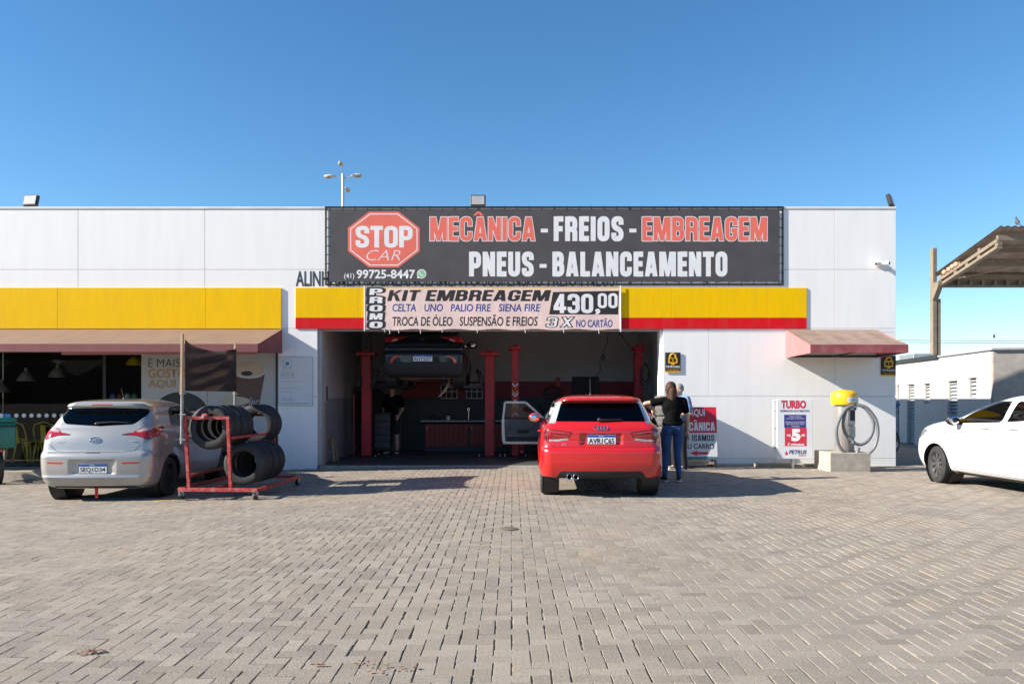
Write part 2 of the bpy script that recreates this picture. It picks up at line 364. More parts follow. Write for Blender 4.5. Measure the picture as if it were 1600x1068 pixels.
def paver_material():
    m = bpy.data.materials.new('concrete_paver'); m.use_nodes = True; n = m.node_tree; b = n.nodes['Principled BSDF']; b.inputs['Roughness'].default_value = .93
    b.inputs['Specular IOR Level'].default_value = .25
    at = n.nodes.new('ShaderNodeAttribute'); at.attribute_name = 'tone'
    cr = n.nodes.new('ShaderNodeValToRGB'); e = cr.color_ramp.elements
    e[0].position = 0; e[0].color = (.215, .184, .150, 1); e[1].position = 1; e[1].color = (.335, .290, .238, 1)
    x = cr.color_ramp.elements.new(.5); x.color = (.275, .237, .194, 1)
    n.links.new(at.outputs['Fac'], cr.inputs[0])
    tc = n.nodes.new('ShaderNodeTexCoord')
    def noise(s, d=6, rg=.6):
        t = n.nodes.new('ShaderNodeTexNoise'); t.inputs['Scale'].default_value = s; t.inputs['Detail'].default_value = d; t.inputs['Roughness'].default_value = rg; n.links.new(tc.outputs['Object'], t.inputs[0]); return t.outputs[0]
    def mixc(fac, a, col):
        k = n.nodes.new('ShaderNodeMix'); k.data_type = 'RGBA'; n.links.new(fac, k.inputs[0]); n.links.new(a, k.inputs[6]); k.inputs[7].default_value = (*col, 1); return k.outputs[2]
    def rng(v, a, b2, c, d):
        k = n.nodes.new('ShaderNodeMapRange'); k.inputs[1].default_value = a; k.inputs[2].default_value = b2; k.inputs[3].default_value = c; k.inputs[4].default_value = d; n.links.new(v, k.inputs[0]); return k.outputs[0]
    c = cr.outputs[0]
    c = mixc(rng(noise(.35), .45, .7, 0, .45), c, (.39, .31, .22))      # sand swept over the stones
    c = mixc(rng(noise(1.3), .5, .72, 0, .7), c, (.20, .176, .15))    # worn grey areas
    c = mixc(rng(noise(2.3), .56, .74, 0, .6), c, (.31, .235, .16))      # tan dust
    c = mixc(rng(noise(.9, 8, .7), .66, .74, 0, .45), c, (.12, .105, .095))  # old oil
    c = mixc(rng(noise(75, 3), .52, .66, 0, .6), c, (.12, .105, .092))   # aggregate
    c = mixc(rng(noise(110, 2), .54, .68, 0, .55), c, (.47, .42, .36))
    n.links.new(c, b.inputs['Base Color'])
    bu = n.nodes.new('ShaderNodeBump'); bu.inputs['Strength'].default_value = .7; bu.inputs['Distance'].default_value = .006; n.links.new(noise(70, 5, .7), bu.inputs['Height']); n.links.new(bu.outputs[0], b.inputs['Normal'])
    return m
def build_paving():
    g = np.random.default_rng(3); bricks = []
    u = .1
    def want(x, y):
        if 2.4 <= y < 16.0 and abs(x) < .70*y+1.6 and x > -13: return True
        return 15.9 <= y < 27 and 7.85 < x < .70*y+1.0
    for j in range(24, 270):
        y = j*u
        for i in range(-131, 200):
            x = i*u
            if not want(x, y): continue
            k = (i-j) % 4
            if k == 0: bricks.append((x+u, y+u/2, 1))
            elif k == 3: bricks.append((x+u/2, y+u, 0))
    B = np.array(bricks); n = len(B); gx = .0041; gy = .0007; ch = .0022
    hx = np.where(B[:, 2] == 1, u, u/2)-gx+g.normal(0, .0013, n); hy = np.where(B[:, 2] == 1, u/2, u)-gy+g.normal(0, .0005, n)
    cx = B[:, 0]+g.normal(0, .0016, n); cy = B[:, 1]+g.normal(0, .0012, n); rot = g.normal(0, .008, n)
    z = -.022*np.maximum(0, -cx-1.0) + g.normal(0, .0007, n) + .006*np.sin(cx*.9+1)*np.sin(cy*.7)
    tx = g.normal(0, .004, n); ty = g.normal(0, .004, n)
    sg = np.array([(-1, -1), (1, -1), (1, 1), (-1, 1)], float)
    V = np.zeros((n, 12, 3))
    for q in range(4):
        for lvl, (ins, dz) in enumerate(((0, -.024), (0, -ch), (ch, 0))):
            lx = sg[q, 0]*(hx-ins); ly = sg[q, 1]*(hy-ins)
            V[:, lvl*4+q, 0] = cx+lx*np.cos(rot)-ly*np.sin(rot); V[:, lvl*4+q, 1] = cy+lx*np.sin(rot)+ly*np.cos(rot)
            V[:, lvl*4+q, 2] = z+dz+lx*tx+ly*ty
    f = [(8, 9, 10, 11)]
    for a in (0, 4):
        for q in range(4): r = (q+1) % 4; f.append((a+q, a+r, a+4+r, a+4+q))
    Fc = (np.array(f)[None]+np.arange(n)[:, None, None]*12).reshape(-1, 4)
    o = mesh_np('paving', V.reshape(-1, 3), Fc, paver_material(), smooth=False)
    t = np.clip(g.normal(.5, .27, n), 0, 1); at = o.data.attributes.new('tone', 'FLOAT', 'FACE'); at.data.foreach_set('value', np.repeat(t, 9).astype(np.float32))
    tag(o, kind='structure', label='herringbone forecourt of worn grey and tan concrete pavers')
    # sand bed that shows in the joints
    sx = [-14, -1, 20]; sy = [2, 30]
    SAND = M('joint_sand', (.29, .235, .17), .95, var=.3, scale=5, bump=.5, bscale=90, dirt=(.16, .13, .10), dscale=2.2, damt=.8)
    mb = MB()
    for i in range(2):
        a, b = sx[i], sx[i+1]; mb.add([(a, 2, GZ(a)-.0115), (b, 2, GZ(b)-.0115), (b, 30, GZ(b)-.0115), (a, 30, GZ(a)-.0115)], [(0, 1, 2, 3)], SAND)
    st = .05; nx_, ny_ = int(19/st), int(10/st); xx, yy = np.meshgrid(-9.5+st*np.arange(nx_), 2.4+st*np.arange(ny_)); hh = g.normal(-.0078, .0034, xx.shape)+.0025*np.sin(xx*1.3+np.sin(yy*.9)*2)*np.sin(yy*1.1+1)
    zz = -.022*np.maximum(0, -xx-1.0)+np.clip(hh, -.0112, -.0026); vv = np.stack([xx, yy, zz], 2).reshape(-1, 3); ii, jj = np.meshgrid(np.arange(ny_-1), np.arange(nx_-1), indexing='ij'); q = ii*nx_+jj
    tag(mesh_np('joint_filling', vv, np.stack([q, q+1, q+nx_+1, q+nx_], 2).reshape(-1, 4), SAND), kind='structure', label='uneven sand washed into the paving joints')
    tag(mb.build('sand_bed', smooth=False), kind='structure', label='sand filling the joints between the pavers')
build_paving()
tag(MB().add([(x, y, GZ(x)+.0035) for x, y in ((-5.15, 11.22), (-4.62, 11.5), (-4.66, 11.58), (-5.19, 11.30))], [(0, 1, 2, 3)], M('faded_yellow_line', (.55, .36, .04), .9, var=.4, scale=30)).build('parking_line', smooth=False), kind='structure', label='short faded yellow line on the paving')
# forecourt edge: raised store pavement
kb = MB(); kz = -.015
kb.box(-15, -5.3, 15.02, 15.2, -.45, kz, CONC, .012); kb.box(-15, -5.3, 15.203, 16.0, -.45, kz-.004, CONC)
tag(kb.build('pavement'), kind='structure', label='raised concrete pavement with kerb along the shop front')
# fallen leaves, as small curled faces
def debris():
    g = random.Random(5); mb = MB(); LEAF = M('dry_leaf_litter', (.20, .075, .03), .9, var=.5, scale=60)
    for (px, py, n, s) in ((147, 1012, 26, .05), (497, 1041, 10, .022), (612, 1047, 16, .07), (570, 1038, 7, .06)):
        Y = CAM_H*F/(py-618); X = (px-800)/F*Y
        for _ in range(n):
            x = X+g.gauss(0, s); y = Y+g.gauss(0, s*.35); r = g.uniform(.004, .011); a = g.uniform(0, 6.3); z = GZ(x)+.008+g.uniform(0, .008)
            c, s2 = math.cos(a), math.sin(a)
            mb.add([(x+c*r*2, y+s2*r*2, z+g.uniform(0, .008)), (x-s2*r, y+c*r, z), (x-c*r*2, y-s2*r*2, z+g.uniform(0, .008)), (x+s2*r, y-c*r, z+.003)], [(0, 1, 2), (0, 2, 3)], LEAF)
    tag(mb.build('leaf_litter', smooth=False), 'small scatter of dry reddish leaf crumbs on the pavers', kind='stuff')
debris()
# hills and trees far behind the camera, seen only in glass and paint
hv = []; hf = []; N = 60
for i in range(N+1):
    a = R(185+170*i/N); r = 170
    h = 13+5*math.sin(i*.7)+4*math.sin(i*1.9+1)+2.5*math.sin(i*4.1)
    for k, (rr, hh) in enumerate(((r, -1), (r+8, h*.7), (r+60, h*1.25), (r+160, -1))): hv.append((rr*math.cos(a), rr*math.sin(a), hh))
for i in range(N):
    for k in range(3): hf.append((i*4+k, (i+1)*4+k, (i+1)*4+k+1, i*4+k+1))
tag(MB().add(hv, hf, M('wooded_hill', (.05, .065, .035), .95, var=.5, scale=.08)).build('hills'), kind='structure', label='low wooded hills behind the viewer')

# ---------------------------------------------------------------- main building
BX0, BX1 = -15.0, fx(1400); TOP = fz(323)
gx0, gx1 = fx(496), fx(1036); gz = fz(514.5)       # garage opening
sx1 = fx(434)                                       # right end of shop glass
bld = thing('service_station_building', 'long white clad service building with open garage bay and glazed shop front', 'building', (0, 16, 0))
def panel_wall(xs, zs, name, skip=None):
    mb = MB(); g = .0035
    for i in range(len(xs)-1):
        for j in range(len(zs)-1):
            mb.box(xs[i]+g, xs[i+1]-g, 0, .05, zs[j]+g, zs[j+1]-g, WHITE_WALL, .003)
    return mb.build(name, bld)
za, zb = fz(421), fz(513)
panel_wall([BX0, fx(-75), fx(122), fx(320), fx(510), fx(706), fx(905), fx(1108), fx(1305), BX1], [za, TOP-.05], 'wall_panel')
panel_wall([BX0, fx(-75), fx(122), fx(320), fx(510), fx(706), fx(905), fx(1108), fx(1305), BX1], [zb, za], 'wall_panel')
panel_wall([gx1, fx(1108), fx(1305), BX1], [fz(519), zb], 'wall_panel'); panel_wall([gx1, fx(1108), fx(1305), BX1], [fz(619), fz(519)], 'wall_panel')
panel_wall([gx1, fx(1305), BX1], [fz(716), fz(619)], 'wall_panel'); panel_wall([gx1, fx(1210), BX1], [-.05, fz(716)], 'wall_panel')
panel_wall([sx1, gx0], [fz(619), zb], 'wall_panel'); panel_wall([sx1, gx0], [-.2, fz(619)], 'wall_panel')
mb = MB()   # the wall body behind the panels
mb.box(BX0, BX1, .054, .22, gz, TOP-.052, JOINT); mb.box(gx1+.003, BX1-.003, .054, .30, -.3, gz-.002, JOINT); mb.box(sx1, gx0-.003, .054, .30, -.5, gz-.002, JOINT)
mb.build('wall_core', bld, smooth=False)
mb = MB(); mb.box(BX0, BX1+.012, -.012, .25, TOP-.05, TOP, M('parapet_cap', (.72, .70, .66), .6, dirt=(.35, .32, .28), dscale=3, damt=.5), .008)
mb.build('parapet_cap', bld)
mb = MB()  # return faces of the garage opening
mb.box(gx0+.002, gx0+.075, .056, .34, -.12, gz-.004, M('door_track_grey', (.42, .40, .39), .6)); mb.box(gx1-.05, gx1, .056, .34, -.05, gz-.004, WHITE_WALL)
mb.box(gx0+.08, gx1-.055, .06, .20, gz-.025, gz-.006, GREYP)
mb.build('opening_jamb', bld, smooth=False)
# lower body, flat roof; unseen right slope shaped for its shadow on the outbuilding
GB = 4.7; RZ = 3.20
mb = MB(); EXT = M('plain_render', (.62, .60, .56), .85, var=.1)
mb.box(BX0, 3.45, .23, 9.0, RZ, RZ+.04, EXT); mb.build('roof', bld, smooth=False); mb = MB(); mb.add([(x, y, z+d) for d in (0, .05) for x, y, z in ((3.455, .23, 2.86), (BX1-.005, .23, 2.86), (BX1-.005, 9, 3.68), (3.455, 9, 3.68))], [(0, 1, 2, 3), (4, 5, 6, 7), (0, 1, 5, 4), (1, 2, 6, 5), (2, 3, 7, 6), (3, 0, 4, 7)], EXT); mb.build('roof', bld, smooth=False)
mb = MB(); mb.add([(x, y, z) for x in (BX1-.16, BX1-.012) for y, z in ((.302, -.2), (9, -.2), (9, 3.675), (.302, 2.855))], [(0, 1, 2, 3), (4, 5, 6, 7), (0, 1, 5, 4), (1, 2, 6, 5), (2, 3, 7, 6), (3, 0, 4, 7)], EXT); mb.box(BX0, BX1-.17, 8.85, 9.0, -.2, RZ-.002, EXT); mb.build('wall', bld, smooth=False)
# garage room
ix0, ix1 = fx(497), 3.32
mb = MB()
mb.box(ix0-.12, ix0, .45, GB, -.1, 1.36, TILEG); mb.box(ix0-.12, ix0-.003, .45, GB, 1.364, RZ-.004, GREYP)
for k in range(1, 7): mb.box(ix0, ix0+.002, .45+k*.6, .456+k*.6, 0, 1.36, JOINT)
for z in (.46, .92): mb.box(ix0, ix0+.0025, .45, GB-.01, z, z+.005, JOINT)
mb.box(ix1, ix1+.12, .45, GB, -.1, 1.36, GREYP); mb.box(ix1+.003, ix1+.12, .45, GB, 1.364, RZ-.004, GREYP)
mb.box(ix0-.12, ix1+.12, GB+.002, GB+.12, -.1, 1.37, DARKW); mb.box(ix0-.12, ix1+.12, GB+.002, GB+.12, 1.372, 1.80, BURG); mb.box(ix0-.12, ix1+.12, GB+.004, GB+.12, 1.802, RZ-.004, GREYP)
mb.box(ix0-.1, ix1+.1, .45, GB, 3.13, 3.18, M('garage_ceiling', (.5, .5, .49), .8))
mb.build('garage_wall', bld, smooth=False)
mb = MB(); mb.box(ix0+.01, ix1-.01, .01, GB, -.2, .012, GFLOOR); mb.box(gx0+.06, gx1-.02, -.10, .007, -.2, .006, CONC, .004)
mb.build('garage_floor', bld)
# lattice window and dark hatch in back wall
mb = MB(); 
for x0 in (-1.86, -1.2): mb.box(x0, x0+.42, GB-.03, GB-.002, 1.36, 1.72, LETB); [mb.box(x0+k*.14-.008, x0+k*.14+.008, GB-.045, GB-.032, 1.34, 1.74, WHITEP) for k in range(4)]; [mb.box(x0-.01, x0+.43, GB-.05, GB-.046, 1.345+k*.18, 1.362+k*.18, WHITEP) for k in range(3)]
mb.build('window', bld, smooth=False)
mb = MB(); mb.box(1.58, 2.28, GB-.04, GB-.002, 1.46, 1.92, LETB, .01); mb.build('hatch', bld)
mb = MB(); mb.box(ix0+.001, ix0+.03, .62, .72, 1.33, 1.62, LETB, .005); mb.box(ix0+.001, ix0+.018, .58, .76, 1.28, 1.66, GREYP, .005); mb.build('switch_box', bld)
# fascias
mb = MB(); fxs = [BX0, fx(-150), fx(91), fx(322), fx(440)]
for i in range(4): mb.box(fxs[i]+.001, fxs[i+1]-.001, -.030, -.004, fz(513.5), fz(449.5), YELLOW, .004)
mb.build('fascia', bld)
mb = MB(); mr_ = MB(); cuts = [462, 560, 660, 760, 860, 960, 1049, 1122, 1200, 1260]
for i in range(9):
    mb.box(fx(cuts[i])+.001, fx(cuts[i+1])-.001, -.020, -.004, fz(496.3), fz(449.5), YELLOW, .003); mr_.box(fx(cuts[i])+.001, fx(cuts[i+1])-.001, -.020, -.004, fz(513.5), fz(496.6), REDSTRIPE, .003)
ff = mb.build('fascia', bld); mr_.build('red_band', ff)
txt('ALINHAMENTO BALANCEAMENTO SUSPENSÃO FREIO PNEUS', (fx(462)+fx(960))/2, fz(432.5), fx(960)-fx(462), fz(417)-fz(447), M('grey_black_paint', (.035, .04, .05), .6), bld, y=-.003, bold=.02)
# shop front: glass, frame, room
SG = GLASS('shop_glass', (.80, .84, .83), 1.36, gl=.7)
FR = M('dark_frame', (.03, .03, .033), .4, .3)
gzt = 2.62
mb = MB(); cutx = [BX0+.1, fx(-78), fx(2), fx(42), fx(109), fx(160), fx(218)]
for i in range(len(cutx)-1): mb.add([(cutx[i]+.004, .10, .05), (cutx[i+1]-.004, .10, .05), (cutx[i+1]-.004, .10, gzt), (cutx[i]+.004, .10, gzt)], [(0, 1, 2, 3)], SG)
mb.build('shop_glass', bld, smooth=False)
mb = MB(); mb.box(BX0, sx1-.005, .07, .14, -.02, .05, FR, .005); mb.box(BX0, sx1-.005, .05, .16, gzt, 2.75, FR, .005); mb.box(fx(160)-.03, fx(160)+.03, .075, .135, .053, gzt-.003, FR); mb.box(BX0, sx1-.005, .06, .15, -.4, -.023, M('dark_plinth', (.02, .02, .02), .7)); mb.box(sx1-.06, sx1-.005, .06, .15, .053, gzt-.003, FR)
mb.build('window_frame', bld)
mb = MB(); [MB().prism(circ(fx(9+11.9*k), fz(649), .043, 16), .094, .097, WHITEP).build('glass_dot', bld, smooth=False) for k in range(-3, 17)]
mb = MB(); SW = M('shop_interior_wall', (.05, .042, .038), .8, var=.2)
mb.box(BX0-.1, BX0-.003, .3, 7.2, -.1, RZ-.003, SW); mb.box(BX0, sx1, 7.2, 7.3, -.1, RZ-.003, SW); mb.box(sx1+.002, sx1+.08, .31, 7.2, -.1, RZ-.003, SW); mb.box(BX0, sx1, .3, 7.2, 2.92, 3.0, SW); mb.build('shop_wall', bld, smooth=False)
mb = MB(); mb.box(BX0, sx1, .16, 7.2, -.1, .02, M('shop_floor', (.09, .08, .07), .35, var=.2)); mb.build('shop_floor', bld, smooth=False)

# poster on the glass
pst = thing('shop_poster', 'grey shop window poster with a coffee cup and orange words', 'poster', (0, 16.06, 0))
px0, px1 = fx(218)+.004, sx1-.066
GP = M('poster_grey', (.47, .47, .46), .6, var=.04); DG = M('poster_dark', (.03, .035, .035), .6); OG = M('poster_orange', (.50, .26, .05), .6, var=.12); BR = M('poster_brown', (.13, .07, .055), .6); CR = M('poster_cream', (.52, .43, .32), .6)
mb = MB(); mb.box(px0, px1, .012, .022, .06, gzt, GP); 
for q in (322,): mb.box(fx(q)-.003, fx(q)+.003, .009, .0115, .06, gzt, DG)
mb.build('poster_sheet', pst, smooth=False)
def pt(s, x0, x1, y0, y1, m, **k): txt(s, fx((x0+x1)/2), fz((y0+y1)/2), fx(x1)-fx(x0), fz(y0)-fz(y1), m, pst, y=.006, **k)
pt('JUNTAS', 230, 296, 536, 552, DG); pt('É MAIS', 229.5, 279, 557, 573, DG, bold=-.012); pt('GOSTO', 229, 289, 576, 590, OG, bold=.012); pt('AQUI', 229, 272, 593, 607, OG, bold=.012)
mb = MB(); mb.prism([(fx(x), fz(y)) for x, y in [(236, 640)]+[(280+44*math.cos(R(a)), 648-36*math.sin(R(a))) for a in range(170, 5, -8)]+[(324, 640)]], .007, .009, DG)
mb.prism([(fx(x), fz(y)) for x, y in ((356, 574), (414, 574), (403, 634), (366, 634))], .007, .009, BR)
mb.prism(circ(fx(388), fz(578), .35, 30, rz=.17), .004, .006, M('poster_rim', (.55, .53, .51), .6)); mb.prism(circ(fx(387), fz(576.5), .32, 30, rz=.145), .001, .003, CR)
mb.prism(circ(fx(384), fz(583), .12, 16, rz=.05), -.002, 0, DG); mb.prism(circ(fx(366), fz(626), .3, 20, rz=.09), .0032, .005, CR); mb.build('poster_picture', pst, smooth=False)
txt('lect', fx(398), fz(627), .28, .17, GP, pst, y=-.001, shear=.3)

# shop interior things
ALU = M('spun_aluminium', (.75, .75, .75), .35, .6)
def pendant(label, x, y, z):
    t = thing('pendant_lamp', label, 'pendant lamp', (x, y, z), group='pendant lamps in the shop')
    MB().lathe([(.03, .30), (.045, .22), (.10, .18), (.16, .08), (.20, 0), (.195, 0), (.155, .075), (.09, .17), (.02, .2)], ALU, 24).build('lamp_shade', t); MB().tube([(0, 0, .29), (0, 0, 2.92-z)], .006, BLACK, 6).build('cord', t)
pendant('silver pendant lamp near the middle of the left glass pane', fx(41, 18.2), 18.2, fz(595, 18.2)); pendant('silver pendant lamp hanging closest to the shop door post', fx(90, 18.2), 18.2, fz(589, 18.2)); pendant('silver pendant lamp at the far left edge of the shop glass', fx(3, 19.5), 19.5, fz(612, 19.5)); 
YL = M('yellow_lacquer', (.75, .55, .02), .4)
t = thing('yellow_lamp', 'yellow dome lamp inside the shop beside the poster', 'pendant lamp', (fx(211, 17.6), 17.6, fz(570, 17.6)))
MB().lathe([(.02, .2), (.10, .17), (.17, .08), (.19, 0), (.17, 0), (.09, .15)], YL, 24).build('lamp_shade', t); MB().tube([(0, 0, .19), (0, 0, .85)], .006, BLACK, 6).build('cord', t)
def tolix(label, x, y, rz):
    t = thing('yellow_chair', label, 'chair', (x, y, .02), rz, 'yellow metal chairs in the shop')
    MB().box(-.18, .18, -.18, .18, .43, .455, YL, .01).build('seat', t)
    m = MB(); m.tube([(-.17, .17, .44), (-.19, .24, .68), (-.16, .27, .80), (0, .28, .85), (.16, .27, .80), (.19, .24, .68), (.17, .17, .44)], .013, YL, 8); m.box(-.05, .05, .19, .2, .45, .82, YL, .004, Matrix.Rotation(R(-8), 4, 'X')); m.build('backrest', t)
    for a, b in ((-1, -1), (1, -1), (-1, 1), (1, 1)): MB().tube([(a*.15, b*.15, .44), (a*.21, b*.21, 0)], [.022, .012], YL, 6).build('leg', t)
tolix('yellow metal chair behind glass, seen whole beside the silver hatchback', fx(45, 16.55), 16.55, R(160)); tolix('second yellow metal chair partly behind the first, further right', fx(72, 16.8), 16.8, R(200)); tolix('yellow metal chair hidden at the left behind the teal box', fx(24, 17.5), 17.5, R(130))
t = thing('cafe_table', 'dark round table inside the shop between the yellow chairs', 'table', (fx(95, 17.6), 17.6, .02)); MB().lathe([(0, .72), (.38, .72), (.38, .75), (0, .75)], WOOD, 28).build('tabletop', t); MB().lathe([(.24, 0), (.24, .02), (.03, .05), (.03, .72)], DMETAL, 16).build('leg', t)
t = thing('display_counter', 'dark counter with wood front at the back of the shop', 'counter', (-8.0, 21.5, .02)); MB().box(-3, 2.4, 0, .7, 0, 1.0, M('counter_wood', (.12, .06, .03), .5, var=.3), .01).build('counter_body', t); MB().box(-3.05, 2.45, -.05, .75, 1.003, 1.05, M('counter_top', (.35, .33, .3), .3), .01).build('worktop', t)
t = thing('display_shelf', 'glass display shelf inside the shop left of the poster', 'shelf', (fx(188, 17.2), 17.2, .02)); m = MB()
for z in (.02, .6, 1.25): m.box(-.33, .33, 0, .35, z, z+.025, STEEL)
for a in (-.33, .31): m.box(a, a+.02, .0, .02, .046, 1.249, STEEL)
m.build('shelf_frame', t)
for i, (c, l) in enumerate((((.10, .16, .5), 'blue'), ((.35, .05, .06), 'red'), ((.5, .5, .48), 'white'), ((.1, .3, .2), 'green'))):
    o = MB().ell((0, 0, .09), (.07, .05, .09), M('goods_'+l, c, .5)).build('packet', None, (fx(188, 17.2)-.24+i*.16, 17.35, 1.295)); tag(o, f'{l} rounded packet on the shop display shelf', 'packet', 'packets on the display shelf')

# ---------------------------------------------------------------- signs on the facade
bn = thing('workshop_banner', 'large faded black banner laced to a frame above the garage, red octagon at left', 'banner', (0, 15.993, 0)); bn.scale = (1, .35, 1)
b0, b1, bz0, bz1 = fx(508), fx(1224), fz(446), fz(322.5)
m = MB()
for z in (bz0+.02, bz1-.02): m.bar((b0, -.03, z), (b1, -.03, z), .035, .035, DMETAL)
for x in [b0+.02, b1-.02]: m.bar((x, -.03, bz0+.04), (x, -.03, bz1-.04), .035, .035, DMETAL)
for k in range(1, 6): x = b0+(b1-b0)*k/6; m.bar((x, .0, bz0+.04), (x, .0, bz1-.04), .03, .03, DMETAL)
m.build('frame', bn)
nx, nz = 96, 14; vs = []; g = random.Random(2)
for j in range(nz+1):
    for i in range(nx+1):
        x = b0+.085+(b1-b0-.17)*i/nx; z = bz0+.075+(bz1-bz0-.14)*j/nz; e = min(1, i/3, (nx-i)/3)*min(1, j/2, (nz-j)/2)
        vs.append((x, -.052+.0012*math.sin(x*7)*math.sin(z*5+x), z+(1-min(1, j/2))*.008*math.sin(i*2.1)))
me = MB().add(vs, [(j*(nx+1)+i, j*(nx+1)+i+1, (j+1)*(nx+1)+i+1, (j+1)*(nx+1)+i) for j in range(nz) for i in range(nx)], BANNERB).build('sheet', bn, sharp=180)
for k in range(37):
    x = b0+.1+(b1-b0-.2)*k/36
    for z, s in ((bz0+.02, 1), (bz1-.02, -1)): MB().tube([(x, -.06, z+s*.065), (x+.008, -.062, z), (x, -.03, z-s*.025), (x-.01, -.005, z), (x, -.045, z+s*.065)], .005, BLACK, 5).build('lacing_tie', bn)
for k in range(9):
    z = bz0+.08+(bz1-bz0-.16)*k/8
    for x, s in ((b0+.02, 1), (b1-.02, -1)): MB().tube([(x+s*.08, -.06, z), (x, -.062, z+.006), (x-s*.025, -.03, z), (x, -.005, z), (x+s*.08, -.045, z)], .005, BLACK, 5).build('lacing_tie', bn)
def bt(s, x0, x1, y0, y1, mat, y=-.0545, **k):
    if 't' in k: return block(s, fx((x0+x1)/2), fz((y0+y1)/2), fx(x1)-fx(x0), fz(y0)-fz(y1), mat, bn, y=y, **k)
    return txt(s, fx((x0+x1)/2), fz((y0+y1)/2), fx(x1)-fx(x0), fz(y0)-fz(y1), mat, bn, y=y, **k)
def octo(cx, cy, rx, ry, y0, y1, mat, m): m.prism([(fx(cx+rx*math.cos(R(22.5+45*k))/.924), fz(cy-ry*math.sin(R(22.5+45*k))/.924)) for k in range(8)], y0, y1, mat)
m = MB(); octo(600, 374.5, 56, 43.5, -.0544, -.0540, LETR, m); octo(600, 374.5, 52.5, 40.5, -.0550, -.0546, LETW, m); octo(600, 374.5, 51, 39, -.0556, -.0552, LETR, m); m.build('octagon', bn, smooth=False)
bt('STOP', 556, 645, 353.5, 387, LETW, y=-.0562, t=.19, gap=.05); bt('CAR', 573, 626, 391, 407, LETW, y=-.0562, shear=.28, bold=-.018)
bt('(41)', 538, 554, 427, 437, LETW, bold=.01); bt('99725-8447', 557.5, 649, 421.5, 435.5, LETW, bold=.025)
for (s, a, b, y0, y1) in (('MECANICA', 671, 837, 338.5, 377.5), ('EMBREAGEM', 1002, 1199, 338.5, 377.5)):
    bt(s, a+1, b-1, y0+1, y1-1, LETW, t=.19, e=.028); bt(s, a+1, b-1, y0+1, y1-1, LETR, y=-.0562, t=.19)
for (s, a, b, y0, y1) in (('-', 845, 856, 357, 363.5), ('FREIOS', 865, 974, 338.5, 377), ('-', 983, 994, 357, 363.5), ('PNEUS', 733, 834, 393.5, 432), ('-', 843, 854, 412, 418.5), ('BALANCEAMENTO', 863, 1136, 393.5, 432)): bt(s, a, b, y0, y1, LETW, t=.22 if s != '-' else .9)
m = MB(); m.prism([(fx(x), fz(y)) for x, y in ((739, 337.3), (745, 331), (750, 331), (756, 337.3), (751, 337.3), (747.5, 334.2), (744, 337.3))], -.0552, -.0546, LETR); m.build('accent', bn, smooth=False)
m = MB(); GRN = M('faded_green_print', (.22, .50, .26), .6); m.prism([(fx(x), fz(y)) for x, y in [(659+7.3*math.cos(R(a)), 428-7.3*math.sin(R(a))) for a in range(-120, 205, 12)]+[(652, 435.5)]], -.0552, -.0546, LETW)
m.prism(circ(fx(659), fz(428), .078, 20), -.0560, -.0556, GRN); m.tube([(fx(656), -.056, fz(425)), (fx(657.5), -.056, fz(429)), (fx(662), -.056, fz(431.5))], .011, LETW, 6); m.build('phone_badge', bn)

pb = thing('promo_banner', 'pale pink hand painted promotion banner hung over the garage opening', 'banner', (0, 15.965, 0)); pb.scale = (1, .5, 1)
Yp = 15.945
def pz(y): return fz(y, Yp)
def pxx(x): return fx(x, Yp)
p0, p1 = pxx(570), pxx(969); vs = []; nx = 80; nz = 16
def wob(x, z): return -.03+.006*math.sin(x*4.1+z*2)+.004*math.sin(x*9+z*6)
for j in range(nz+1):
    for i in range(nx+1):
        x = p0+(p1-p0)*i/nx; sag = .035*math.sin(math.pi*i/nx)*(1 if i > 0 else 0)
        zt = pz(449.5)-(.0 if i < 1 else .03*abs(math.sin(i*.26)))*.5; zb2 = pz(514.5)+.012*math.sin(i*.5)
        z = zb2+(zt-zb2)*j/nz; vs.append((x, wob(x, z), z))
MB().add(vs, [(j*(nx+1)+i, j*(nx+1)+i+1, (j+1)*(nx+1)+i+1, (j+1)*(nx+1)+i) for j in range(nz) for i in range(nx)], PINKC).build('cloth', pb, sharp=180)
m = MB(); m.tube([(p0-.005, -.03, pz(446)), (p0-.005, -.03, pz(517))], .012, WHITEP, 8); m.tube([(p1+.012, -.03, pz(446)), (p1+.012, -.03, pz(518))], .014, WHITEP, 8); m.build('pole', pb)
def pt2(s, x0, x1, y0, y1, mat, y=-.0022, **k):
    if 't' in k: return block(s, pxx((x0+x1)/2), pz((y0+y1)/2), pxx(x1)-pxx(x0), pz(y0)-pz(y1), mat, pb, y=y, warp=wob, **k)
    o = txt(s, pxx((x0+x1)/2), pz((y0+y1)/2), pxx(x1)-pxx(x0), pz(y0)-pz(y1), mat, pb, y=y, **k); drape(o, wob); return o
INK = M('banner_black_paint', (.022, .018, .018), .6, var=.2); 
for i, c in enumerate('PROMO'): pt2(c, 576, 599, 449.5+12.9*i, 461.5+12.9*i, INK, t=.2, e=.085, shear=.12); pt2(c, 577.5, 597.5, 450.6+12.9*i, 460.4+12.9*i, LETW, y=-.0045, t=.2, shear=.12)
pt2('KIT EMBREAGEM', 607, 859, 453, 470, INK, t=.19, gap=.07, shear=.25); pt2('TROCA DE ÓLEO', 613, 707, 491, 509, INK, bold=.014, shear=.1); pt2('SUSPENSÃO E FREIOS', 718, 840, 491, 509, INK, bold=.014, shear=.1)
for s, a, b in (('CELTA', 613, 650), ('UNO', 663, 692), ('PALIO FIRE', 704, 767), ('SIENA FIRE', 779, 844)): pt2(s, a, b, 474.5, 486.5, BLUEP, bold=.014, shear=.12)
